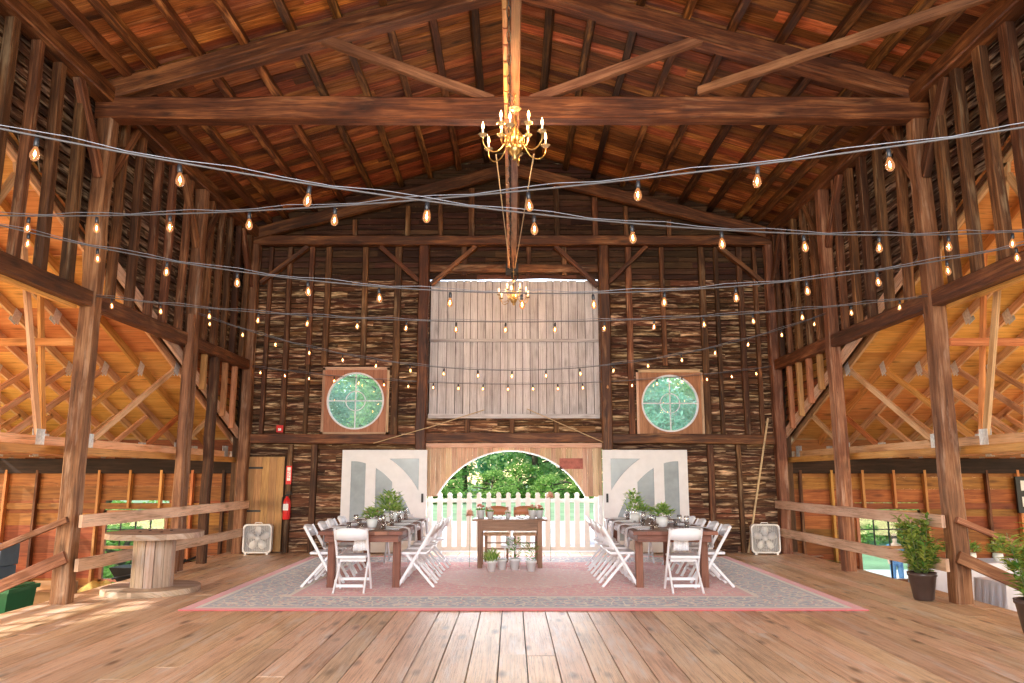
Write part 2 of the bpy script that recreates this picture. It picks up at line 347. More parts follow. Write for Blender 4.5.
def empty(name, loc=(0, 0, 0), rz=0):
    o = bpy.data.objects.new(name, None); COL.objects.link(o); o.location = loc; o.rotation_euler = (0, 0, rz); o.empty_display_size = .1; return o
def thing(name, label, cat, loc=(0, 0, 0), rz=0, group=None): return tag(empty(name, loc, rz), label, cat, group)
def copy_tree(o, parent=None):
    c = o.copy(); COL.objects.link(c)
    if parent is not None: c.parent = parent
    for ch in [k for k in list(sc.objects) if k.parent == o]: copy_tree(ch, c)
    return c
def stick(name, mat, p0, p1, w, h, parent=None, up=(0, 0, 1), jit=.0, cham=.08):
    """a timber as its own object, its local x along the length; parents sit at the origin"""
    p0 = Vector(p0); p1 = Vector(p1); x = (p1 - p0); L = x.length; x.normalize(); u = Vector(up)
    if abs(x.dot(u)) > .97: u = Vector((0, 1, 0)) if abs(x.y) < .9 else Vector((1, 0, 0))
    y = u.cross(x).normalized(); z = x.cross(y)
    M = Matrix(((x.x, y.x, z.x, p0.x), (x.y, y.y, z.y, p0.y), (x.z, y.z, z.z, p0.z), (0, 0, 0, 1)))
    if parent is not None: M = Matrix.Translation(-Vector(parent.location)) @ M
    return MB().beam((0, 0, 0), (L, 0, 0), w, h, jit=jit, cham=cham).build(name, mat, parent, M=M)
def plate(name, outlines, depth, mat, parent=None, M=None, bevel=0):
    """flat board cut to 2D outlines (first outer, rest holes), local xy, thickness along local z"""
    cu = bpy.data.curves.new('tmp', 'CURVE'); cu.dimensions = '2D'; cu.fill_mode = 'BOTH'; cu.extrude = depth / 2
    for pts in outlines:
        sp = cu.splines.new('POLY'); sp.points.add(len(pts) - 1)
        for q, (a, b) in zip(sp.points, pts): q.co = (a, b, 0, 1)
        sp.use_cyclic_u = True
    t = bpy.data.objects.new('tmp', cu); COL.objects.link(t)
    bpy.context.view_layer.update()
    me = bpy.data.meshes.new_from_object(t.evaluated_get(bpy.context.evaluated_depsgraph_get())); bpy.data.objects.remove(t); bpy.data.curves.remove(cu)
    me.name = name; me.materials.clear(); me.materials.append(MAT[mat])
    while me.uv_layers: me.uv_layers.remove(me.uv_layers[0])
    uvl = me.uv_layers.new(name='UVMap')
    for l in me.loops: co = me.vertices[l.vertex_index].co; uvl.data[l.index].uv = (co.y, co.x)
    o = bpy.data.objects.new(name, me); COL.objects.link(o)
    if parent is not None: o.parent = parent
    if M is not None: o.matrix_basis = M
    return o
def wallM(x, y, z): # local xy -> world xz, thickness along y
    return Matrix.Translation((x, y, z)) @ Matrix.Rotation(R(90), 4, 'X')
def arc(cx, cy, a, b, t0, t1, n=24): return [(cx + a * math.cos(R(t0 + (t1 - t0) * i / n)), cy + b * math.sin(R(t0 + (t1 - t0) * i / n))) for i in range(n + 1)]

# ---------------------------------------------------------------- ground outside
def ground_h(x, y):
    """the back of the barn is banked up to deck level, the land falls away beside it"""
    a = min(1, max(0, (abs(x) - 6.3) / 2.6)); a = a * a * (3 - 2 * a); b = min(1, max(0, (y - 40) / 25)); return -.14 - 2.16 * a * (1 - b * .5) + .02 * noise.noise(Vector((x * .3, y * .3, 0)))
g = MB(); xs = [-90, -60, -40, -25, -15, -11] + [-9.4 + .47 * i for i in range(41)] + [11, 15, 25, 40, 60, 90]; ys = [BACK + .15 + .9 * i for i in range(30)] + [45, 50, 55, 60, 65, 75, 100, 150]
for y in ys: g.v += [(x, y, ground_h(x, y)) for x in xs]
nx = len(xs)
for j in range(len(ys) - 1):
    for i in range(nx - 1): a = j * nx + i; g.face((a, a + 1, a + nx + 1, a + nx), ((0, 0),) * 4, 0)
tag(g.build('ground', 'grass', smooth=True), kind='structure')
g = MB(); g.box(-90, 90, -20, BACK, -2.45, -2.3); tag(g.build('ground', 'grass'), kind='structure')
g = MB()
for j in range(14):
    for i in range(12):
        x0, x1, y0, y1 = -6.2 + i * 1.033, -6.2 + (i + 1) * 1.033, BACK + .2 + j * .85, BACK + .2 + (j + 1) * .85; b = len(g.v)
        g.v += [(x0, y0, -.095), (x1, y0, -.095), (x1, y1, -.095), (x0, y1, -.095)]; g.face((b, b + 1, b + 2, b + 3), ((0, 0),) * 4, 0)
tag(g.build('driveway', 'gravel'), kind='structure')
g = MB(); g.box(9.3, 40, BACK + 4, BACK + 16, -2.3, -2.2); g.box(-40, -9.3, BACK + 4, BACK + 16, -2.3, -2.2); tag(g.build('driveway', 'gravel'), kind='structure')

# ---------------------------------------------------------------- deck floor
fl = MB(); x = -5.62
while x < 5.62:
    w = random.uniform(.20, .245); y = -3.3
    L = random.uniform(2, 6)
    while y < BACK + .1:
        y2 = min(BACK + .15, y + L); fl.box(x, min(x + w, 5.64), y + .002, y2 - .002, -.05, random.uniform(-.0035, 0)); y = y2; L = random.uniform(3.5, 5.5)
    x += w + .010
floor = tag(fl.build('floor', 'floor_board'), kind='structure')
jb = MB(); jb.box(-5.6, 5.6, -3.2, BACK + .1, -.075, -.06)  # dark sheet added under the planks so their gaps look black
for sx in (-1, 1): jb.box(sx * 5.60 - .04, sx * 5.60 + .04, -3.3, BACK, -.40, -.055)
jb.box(-5.5, 5.5, -3.3, -3.2, -.4, -.055); jb.box(-5.6, 5.6, BACK + .02, BACK + .15, -.4, -.055)
jb.build('floor_joist_and_dark_sheet', 'dark_timber', floor)
f2 = MB()
for sx in (-1, 1): f2.box(min(sx * 5.3, sx * 11.2), max(sx * 5.3, sx * 11.2), -3.3, 15.95, -.85, -.75)
tag(f2.build('floor', 'dirt_floor'), kind='structure')

# ---------------------------------------------------------------- roof of the hall
ROOF_E, ROOF_R = 6.78, 8.42           # underside of the boards at x=5.36 and at the ridge
RS = (ROOF_R - ROOF_E) / W
def roof_h(x): return ROOF_R - RS * abs(x)
ceil = tag(empty('ceiling'), kind='structure')
for sx in (-1, 1):
    m = MB(); y = -3.6
    while y < BACK + .5:
        w = random.uniform(.16, .27); n = random.choice((1, 2, 2)); cuts = [0] + sorted(random.uniform(1.2, 4.8) for _ in range(n - 1)) + [6.0]
        for a, b in zip(cuts, cuts[1:]):
            d = random.uniform(0, .012)
            m.beam((sx * a, y + w / 2, roof_h(a) + .015 + d), (sx * b, y + w / 2, roof_h(b) + .015 + d), w - .008, .022, up=(0, 0, 1), r=random.random())
        y += w
    m.build('roof_boards', 'sheathing', ceil)
rt = MB()
for sx in (-1, 1): rt.beam((0, 6.2, ROOF_R + .09), (sx * 6.1, 6.2, roof_h(6.1) + .09), 20.2, .02)
rt.build('roof_cover', 'black_metal', ceil)
PX = [.56, 1.15, 1.75, 2.36, 2.97, 3.60, 4.19, 4.78]
for sx in (-1, 1):
    for px in PX:
        stick('purlin', 'purlin', (sx * px, -3.3, roof_h(px) - .075), (sx * px, BACK, roof_h(px) - .075), .115, .15, ceil, up=(sx * RS, 0, 1), jit=.006)
stick('ridge_board', 'purlin', (0, -3.3, ROOF_R - .09), (0, BACK, ROOF_R - .09), .06, .2, ceil)
for sx in (-1, 1): stick('eave_purlin', 'beam', (sx * 5.12, -3.3, roof_h(5.12) - .07), (sx * 5.12, BACK, roof_h(5.12) - .07), .12, .16, ceil, up=(sx * RS, 0, 1), jit=.005)

# ---------------------------------------------------------------- trusses over the hall
HT = 6.27
def big_truss(y, label):
    t = thing('roof_truss', label, 'roof truss', (0, y, 0), group='timber trusses across the hall')
    stick('tie_beam', 'beam', (-W - .12, y, HT), (W + .12, y, HT), .24, .31, t, jit=.008)
    for sx in (-1, 1):
        a = (sx * (W + .05), y, HT + .24); b = (0, y, roof_h(0) - .30)
        stick('rafter', 'beam', a, b, .22, .27, t, jit=.008)
        stick('strut', 'track_wood', (sx * .25, y - .05, HT + .12), (sx * 2.55, y - .05, 7.28), .10, .13, t, jit=.004)
    return t
big_truss(9.5, 'heavy brown timber truss with flat struts over the dining tables and bright chandelier')
big_truss(3.3, 'timber truss overhead just in front of the nearest string lights')
# gable truss against the back wall
t = thing('roof_truss', 'timber truss against the back gable wall above the white hay door', 'roof truss', (0, BACK - .2, 0), group='timber trusses across the hall')
stick('tie_beam', 'beam', (-W, BACK - .16, 6.30), (W, BACK - .16, 6.30), .18, .20, t, jit=.008)
for sx in (-1, 1):
    stick('rafter', 'beam', (sx * W, BACK - .22, 6.42), (0, BACK - .22, 7.86), .16, .24, t, jit=.008)
# long loose brace at upper right
tag(stick('diagonal_brace', 'track_wood', (2.45, 9.32, 6.46), (5.25, 6.95, 6.40), .08, .11, jit=.004), 'long pale diagonal timber running from the truss to the right eave', 'brace')

# ---------------------------------------------------------------- posts
def post(x, y, w, top, mat, label, base=0, d=None, lean=0):
    o = stick('timber_post', mat, (x, y, base), (x + lean, y, top), w, d or w, jit=.011, cham=.1)
    return tag(o, label, 'post', 'tall timber posts along the hall')
side = {-1: 'left', 1: 'right'}
for sx in (-1, 1):
    post(sx * (W + .0), 9.5, .20, HT + .3, 'post', f'thick nearest timber post standing at the {side[sx]} deck edge between rails and stair', base=-.75)
    post(sx * (W + .0), 12.6, .19, HT + .1, 'post', f'second timber post from the front along the {side[sx]} rails', base=-.75)
    post(sx * (W - .02), BACK - .14, .20, HT, 'post', f'timber corner post between the back wall and the {side[sx]} rails', base=0)
    post(sx * (W + .0), 6.4, .26, HT + .1, 'post', f'timber post beside the stair at the {side[sx]} edge nearest the viewer', base=-.75)
    post(sx * (W + .0), 3.3, .26, HT + .1, 'post', f'timber post at the {side[sx]} edge abreast of the front truss', base=-.75)
post(-W + .0, 13.65, .15, 3.6, 'stud', 'thin dark post left of the corner, behind the second left post', base=-.75)
post(-W + .1, 12.3, .10, 4.1, 'track_wood', 'pale narrow board post fixed against the second left post', base=0)
post(-1.82, BACK - .12, .21, HT - .08, 'beam', 'tall dark timber post left of the white hay door', base=2.0, d=.2)
post(1.90, BACK - .12, .21, HT - .08, 'beam', 'tall dark timber post right of the white hay door', base=2.0, d=.2)

# ---------------------------------------------------------------- side walls of the hall above the wings
def wing_h(y): return 2.12 + .39 * (16.0 - y) if y > 6.5 else 2.12 + .39 * 9.5 - .39 * (6.5 - y)
GIRT = 3.69
for sx in (-1, 1):
    nm = 'wall_' + side[sx]; wl_ = tag(empty(nm), kind='structure')
    m = MB(); mlow = MB(); z = 2.3; XS = sx * (W + .20)
    while z < 6.75:
        pitch = random.uniform(.125, .15)
        lo = max(-3.3, 6.5 - (5.82 - z) / .39 - .3) if z < 5.82 else -3.3; hi = BACK + .05
        start = 16.0 - (z - 2.12) / .39 if z < 5.82 else -3.3     # the wall boards start above the wing roof line
        def runs():
            if z >= 5.82: return [(-3.3, hi)]
            return [(start, hi)] + ([(-3.3, 6.5 - (5.82 - z) / .39)] if 6.5 - (5.82 - z) / .39 > -3.2 else [])
        for a, b in runs():
            y = a
            while y < b - .05:
                y2 = min(b, y + random.uniform(1.6, 3.4)); n = max(2, int((y2 - y) / .3)); r = random.random(); rings = []
                for i in range(n + 1):
                    yy = y + (y2 - y) * i / n; e = random.uniform(-.014, .014); tlt = random.uniform(.02, .045)
                    rings.append([(XS, yy, z + e), (XS + sx * .014, yy, z + e), (XS + sx * (.014 + tlt), yy, z + pitch * .94), (XS + sx * tlt, yy, z + pitch * .94)])
                (m if z > 3.62 else mlow).loft(rings, r=r); y = y2 + .004
        z += pitch
    m.build('siding', 'side_siding', wl_); mlow.build('siding_lower_lit', 'wing_board', wl_)  # old boards below the girt: orange light from the wing put into their colour
    bk = MB(); bk.loft([[(XS + sx * .09, -3.3, 2.0), (XS + sx * .10, -3.3, 2.0), (XS + sx * .10, -3.3, 6.9), (XS + sx * .09, -3.3, 6.9)], [(XS + sx * .09, 6.5, 5.83), (XS + sx * .10, 6.5, 5.83), (XS + sx * .10, 6.5, 6.9), (XS + sx * .09, 6.5, 6.9)],
                        [(XS + sx * .09, BACK + .25, 2.22), (XS + sx * .10, BACK + .25, 2.22), (XS + sx * .10, BACK + .25, 6.9), (XS + sx * .09, BACK + .25, 6.9)]])
    bk.build('outer_boards', 'siding_dark', wl_)
    stick('top_plate', 'beam', (sx * W, -3.3, HT + .18), (sx * W, BACK, HT + .18), .24, .22, wl_, jit=.008)
    for a, b in ((6.4, 9.5), (9.5, 12.6), (12.6, BACK - .1), (3.3, 6.4)):
        stick('girt', 'beam', (sx * W, a + .1, GIRT), (sx * W, b - .1, GIRT), .16, .20, wl_, jit=.006)
    stick('lower_ledger', 'new_lumber', (sx * (W + .08), 6.5, GIRT - .10), (sx * (W + .08), 9.3, GIRT - .10), .05, .10, wl_, jit=.002)
    y = 4.0; k = 0
    while y < BACK - .3:
        if all(abs(y - p) > .22 for p in (6.4, 9.5, 12.6, 15.4)):
            w = random.choice((.09, .10, .12, .15)); stick('stud', 'stud', (sx * (W + .03), y, GIRT + .1), (sx * (W + .03) + random.uniform(-.02, .02), y + random.uniform(-.06, .06), HT + .08), .11, w, wl_, up=(0, 1, 0), jit=.006)
        y += .50 + random.uniform(-.06, .06); k += 1
    for p, s2 in ((9.5, -1), (9.5, 1), (12.6, -1), (12.6, 1), (15.35, -1), (6.4, 1)):
        stick('knee_brace', 'stud', (sx * (W - .0), p + s2 * .08, HT - .95), (sx * (W - .0), p + s2 * .75, HT + .08), .10, .13, wl_, up=(0, 1, 0), jit=.004)
    for yy in (13.3, 13.8, 14.3, 14.8):
        stick('stud', 'frame_wood', (sx * (W + .05), yy, wing_h(yy) - .2), (sx * (W + .05), yy, GIRT - .1), .09, .10, wl_, up=(0, 1, 0), jit=.004)  # paler stud colour stands in for light from the wing side

# ---------------------------------------------------------------- back wall
wb = tag(empty('wall_back'), kind='structure')
def holes(z):
    h = []
    if z < 2.12: h.append((-1.76, 1.84)); h.append((-5.3, -4.5)) if z < 1.86 else None
    if 2.70 < z < 5.56: h.append((-1.72, 1.80))
    if 2.33 < z < 3.55: h += [(-3.85, -2.5), (2.57, 3.86)]
    return sorted([q for q in h if q])
m = MB(); md = MB(); z = 0.0
while z < 8.5:
    pitch = random.uniform(.10, .145); segs = []; xx = -W - .1
    top = (8.45 - z) / RS + .1 if z > 6.7 else 99
    for a, b in holes(z + pitch * .5): segs.append((xx, a)); xx = b
    segs.append((xx, W + .1))
    for a, b in segs:
        a = max(a, -top); b = min(b, top); x = a
        while x < b - .05:
            x2 = min(b, x + random.uniform(.7, 2.1)); n = max(2, int((x2 - x) / .14)); rings = []; tl = random.uniform(.02, .06); off = random.uniform(-.5, .5)
            for i in range(n + 1):
                xc = x + (x2 - x) * i / n; e = .022 * noise.noise(Vector((xc * 2.3, z * 31, 3))); e2 = .020 * noise.noise(Vector((xc * 2.7, z * 17, 9)))
                rings.append([(xc, BACK + .035, z + e), (xc, BACK + .05, z + e), (xc, BACK + .05 + tl, z + pitch * .9 + e2), (xc, BACK + .035 + tl, z + pitch * .9 + e2)])
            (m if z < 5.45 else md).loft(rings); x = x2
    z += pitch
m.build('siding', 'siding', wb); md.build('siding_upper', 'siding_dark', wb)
# outer sheathing behind the split boards, cut for the openings
outer = [(-W - .3, -.4), (W + .3, -.4), (W + .3, roof_h(W) - .02), (0, ROOF_R - .02), (-W - .3, roof_h(W) - .02)]
circ = lambda cx, cz, r, n=48: [(cx + r * math.cos(2 * math.pi * i / n), cz + r * math.sin(2 * math.pi * i / n)) for i in range(n)]
plate('outer_boards', [outer, [(-1.76, -.05), (-1.76, 2.1), (1.84, 2.1), (1.84, -.05)], [(-1.72, 2.72), (-1.72, 5.60), (1.80, 5.60), (1.80, 2.72)], circ(-3.17, 2.97, .60), circ(3.2, 2.93, .60)], .02, 'siding_dark', wb, wallM(0, BACK + .14, 0))
def bstick(n, x, z0, z1, w=.10, mat='stud', d=.10, y=BACK - .02): return stick(n, mat, (x, y, z0), (x + random.uniform(-.02, .02), y, z1), w, d, wb, up=(0, 1, 0), jit=.005)
for x, z0, z1, w in ((-4.63, 2.3, 6.2, .10), (-4.17, 3.72, 6.2, .10), (-3.83, 3.7, 6.2, .12), (-3.05, 3.7, 6.2, .11), (-2.38, 2.3, 6.2, .14),
                     (2.42, 2.3, 6.2, .12), (3.13, 3.7, 6.2, .09), (3.96, 2.3, 6.2, .13), (4.25, 2.3, 6.2, .08), (4.75, 2.3, 6.2, .11),
                     (-4.45, 0, 2.1, .10), (-3.95, 0, 2.1, .12), (-4.17, 2.3, 3.72, .08), (3.97, 0, 2.1, .12), (4.55, 0, 2.1, .09), (-.9, 2.12, 2.6, .1), (0, 2.12, 2.6, .1), (.9, 2.12, 2.6, .1),
                     (-2.2, 6.4, 7.1, .1), (-.85, 6.4, 7.5, .13), (.1, 6.4, 7.6, .11), (.95, 6.4, 7.5, .11), (1.75, 6.4, 7.3, .12), (2.4, 6.4, 7.1, .09), (-1.5, 6.4, 7.4, .09), (-3.3, 6.4, 6.8, .09), (3.3, 6.4, 6.8, .09),
                     (-1.0, 5.6, 6.2, .12), (.35, 5.6, 6.2, .1), (1.1, 5.6, 6.2, .1), (5.05, 2.3, 6.2, .08), (-5.05, 2.3, 6.2, .08)):
    bstick('stud', x, z0, z1, w)
stick('girt', 'beam', (-W, BACK - .06, 2.22), (-1.75, BACK - .06, 2.20), .12, .19, wb, jit=.008)
stick('girt', 'beam', (-1.75, BACK - .06, 2.24), (1.85, BACK - .06, 2.24), .12, .19, wb, jit=.008)
stick('girt', 'beam', (1.85, BACK - .06, 2.22), (W, BACK - .06, 2.20), .12, .19, wb, jit=.008)
stick('girt', 'stud', (-1.75, BACK - .04, 5.74), (1.85, BACK - .04, 5.74), .10, .16, wb, jit=.006)
for a, b in (((-5.2, 5.42), (-4.25, 6.2)), ((-1.92, 5.45), (-2.75, 6.2)), ((-1.68, 5.38), (-.75, 6.2)), ((1.78, 5.35), (.9, 6.2)), ((2.0, 5.42), (2.8, 6.2)), ((5.2, 5.42), (4.3, 6.2))):
    stick('knee_brace', 'beam', (a[0], BACK - .09, a[1]), (b[0], BACK - .09, b[1]), .09, .14, wb, up=(0, 1, 0), jit=.005)

# ---------------------------------------------------------------- white hay door (upper) and arched panel (lower)
hd = thing('hay_door', 'large whitewashed plank hay door with clipped upper corners high on the back wall', 'door', (0.04, BACK + .1, 2.72))
m = MB(); x = -1.74
while x < 1.70:
    w = random.uniform(.14, .19); dd = random.uniform(0, .006); m.box(x, x + w - .012, .07 + dd, .09 + dd, -.02, 2.815 + random.uniform(-.01, .01)); x += w
m.build('plank_panel', 'old_white', hd); MB().box(-1.85, 1.82, .10, .12, -.04, 2.80).build('light_stop_board', 'dark_timber', hd)  # unseen board added behind the planks to stop daylight leaking through
MB().box(-1.74, 1.74, .0, .05, 1.50, 1.56).build('batten', 'old_white', hd)
MB().box(-1.74, 1.74, -.10, .06, -.09, 0.0).build('bottom_rail', 'old_white', hd)
ap = thing('arched_panel', 'tan vertical plank panel with a round arch cut over the fenced back opening', 'panel', (0, BACK + .02, 0))
m2 = MB()
cx, cz, rr = -.02, .32, 1.65
x = -1.74
while x < 1.80:
    w = min(.105, 1.80 - x); top = 2.06
    pts = []
    xl, xr = x + .002, x + w - .002
    def az(q):
        d = rr * rr - (q - cx) ** 2; return max(1.08, cz + math.sqrt(d)) if d > 0 else 1.08
    n = 4; r = random.random()
    if top - min(az(xl), az(xr)) > .02:
        rings = []
        for i in range(n + 1):
            q = xl + (xr - xl) * i / n; b = az(q); rings.append([(q, 0, b), (q, .025, b), (q, .025, top), (q, 0, top)])
        base = len(m2.v)
        for ring in rings: m2.v += ring
        for i in range(n):
            for k in range(4):
                a_, b_, c_, d_ = base + i * 4 + k, base + i * 4 + (k + 1) % 4, base + (i + 1) * 4 + (k + 1) % 4, base + (i + 1) * 4 + k
                m2.face((a_, b_, c_, d_), tuple((m2.v[j][2], m2.v[j][0] + m2.v[j][1]) for j in (a_, b_, c_, d_)), r)
        m2.face((base, base + 3, base + 2, base + 1), tuple((m2.v[j][2], m2.v[j][1]) for j in (base, base + 3, base + 2, base + 1)), r)
        e = base + n * 4; m2.face((e, e + 1, e + 2, e + 3), tuple((m2.v[j][2], m2.v[j][1]) for j in (e, e + 1, e + 2, e + 3)), r)
    x += w
m2.build('plank_panel', 'planked', ap)
m = MB(); pa = []
for i in range(33):
    a = R(28 + 124 * i / 32); pa.append((cx + (rr - .005) * math.cos(a), cz + (rr - .005) * math.sin(a)))
m.loft([[(cx + (p[0] - cx) * k, yy, cz + (p[1] - cz) * k) for k, yy in ((1, -.012), (1.018, -.012), (1.018, .04), (1, .04))] for p in pa]); m.build('arch_trim', 'white_paint', ap)
MB().box(-1.80, 1.86, -.10, .03, 2.04, 2.13).build('header_board', 'planked', ap)
MB().box(.95, 1.42, -.012, -.001, 1.62, 1.83).build('patch', 'faded_red', ap)
for s in (-1, 1): MB().box(-1.78 if s < 0 else 1.72, -1.70 if s < 0 else 1.80, -.03, .06, 0, 1.10).build('jamb', 'fence_paint', ap)

# picket fence
pf = thing('picket_fence', 'white picket fence closing the arched opening in the back wall', 'fence', (0, BACK + .16, 0))
for h in (.96,): MB().box(-1.72, 1.78, .0, .035, h, h + .07).build('rail', 'fence_paint', pf)
MB().box(-1.72, 1.78, .0, .04, .02, .10).build('rail', 'fence_paint', pf)
pick = None
for i in range(18):
    x = -1.64 + i * .196
    if pick is None:
        pick = plate('picket', [[(-.052, 0), (.052, 0), (.052, 1.0), (.040, 1.03), (.052, 1.07), (.035, 1.105), (0, 1.12), (-.035, 1.105), (-.052, 1.07), (-.040, 1.03), (-.052, 1.0)]], .022, 'fence_paint', pf, wallM(x, -.015, .04)); q = pick
    else:
        q = pick.copy(); COL.objects.link(q); q.matrix_basis = wallM(x, -.015, .04)

# white arched-glass doors leaning open against the wall
def arch_door(sx, x0, label):
    """local x runs away from the opening (mirrored for the other side)"""
    t = thing('arched_door', label, 'door', (x0, BACK - .16, 0.02), group='white doors with arched glazing'); wd, ht = 1.68, 1.97
    def mir(pts): return [(sx * p[0], p[1]) for p in pts]
    ia, ib, oa, ob, c = 1.45, 2.45, 1.60, 1.93, (.20, .08)
    def inner(x): q = 1 - ((x - c[0]) / ia) ** 2; return -.70 + ib * math.sqrt(max(q, 0))
    def panel(a, b, bot=.22, n=10):
        top = [(a + (b - a) * i / n, inner(a + (b - a) * i / n)) for i in range(n + 1)]; return [(a, bot), (b, bot)] + top[::-1]
    pA = panel(.18, .47); pB = panel(.67, 1.0); pC = panel(1.13, 1.48)
    top_z = 1.80; a0 = math.degrees(math.asin(min(1, (top_z - c[1]) / ob))); a1 = math.degrees(math.acos((1.52 - c[0]) / oa))
    sp = arc(c[0], c[1], oa, ob, a0, a1, 14) + [(1.52, top_z)]
    plate('door_leaf', [mir([(0, 0), (wd, 0), (wd, ht), (0, ht)])] + [mir(p) for p in (pA, pB, pC, sp)], .045, 'door_paint', t, wallM(0, 0, 0))
    for p in (pA, pB, pC, sp): plate('glass_panel', [mir(p)], .008, 'door_glass', t, wallM(0, .004, 0))
    MB().box(sx * 1.60 - .02, sx * 1.60 + .02, -.045, -.02, .95, 1.12).build('handle', 'black_metal', t)
    return t
arch_door(1, -3.36, 'white door with arched grey glass leaning left of the arched opening')
arch_door(-1, 3.47, 'white door with arched grey glass leaning right of the arched opening')

# round windows
def round_window(n, x, z, flip):
    w = tag(empty(f'window_{n}', (x, BACK + .0, z)), kind='structure')
    q = .68; plate('window_panel', [[(-q, -q + .02), (q, -q + .02), (q, q), (-q, q)], circ(0, 0, .575)], .03, 'frame_wood', w, wallM(0, -.02, 0))
    m = MB()
    for a in ((-q, q, q - .05, q + .01), (-q, q, -q - .0, -q + .05)): m.box(a[0], a[1], -.055, -.035, a[2], a[3])
    for a in (-q, q - .05): m.box(a, a + .05, -.055, -.035, -q, q)
    m.build('window_frame', 'planked', w)
    m = MB(); m.loft([[(rr_ * math.cos(a), yy, rr_ * math.sin(a)) for rr_, yy in ((.58, -.05), (.548, -.05), (.548, .02), (.58, .02))] for a in [2 * math.pi * i / 48 for i in range(49)]], caps=False); m.build('rim', 'white_paint', w)
    MB().lathe([(.001, -.004), (.57, -.004), (.57, .004), (.001, .004)], 48, caps=False).build('pane', 'round_pane', w, M=Matrix.Rotation(R(90), 4, 'X'))
    m = MB(); m.box(-.56, .56, -.035, -.005, -.010, .010); m.box(-.010, .010, -.035, -.005, -.56, .56)
    m.loft([[(rr_ * math.cos(a), yy, rr_ * math.sin(a)) for rr_, yy in ((.205, -.035), (.19, -.035), (.19, -.005), (.205, -.005))] for a in [2 * math.pi * i / 32 for i in range(33)]], caps=False)
    m.build('muntin', 'white_paint', w)
round_window(1, -3.17, 2.98, 1); round_window(2, 3.20, 2.93, -1)

# brown slab door at the left of the back wall
sd = tag(empty('door_1', (-4.92, BACK + .0, 0)), kind='structure')
m = MB(); x = -.37
for k in range(5): m.box(x, x + .146, -.03, .0, .02, 1.86); x += .15
m.build('door_leaf', 'slab_door', sd)
MB().box(-.36, -.05, -.045, -.03, .78, .82).build('hinge', 'black_metal', sd); MB().box(-.36, -.05, -.045, -.03, 1.62, 1.66).build('hinge', 'black_metal', sd)
MB().box(-.43, -.36, -.11, .03, 1.6, 2.1).build('speaker_box', 'black_metal', sd)

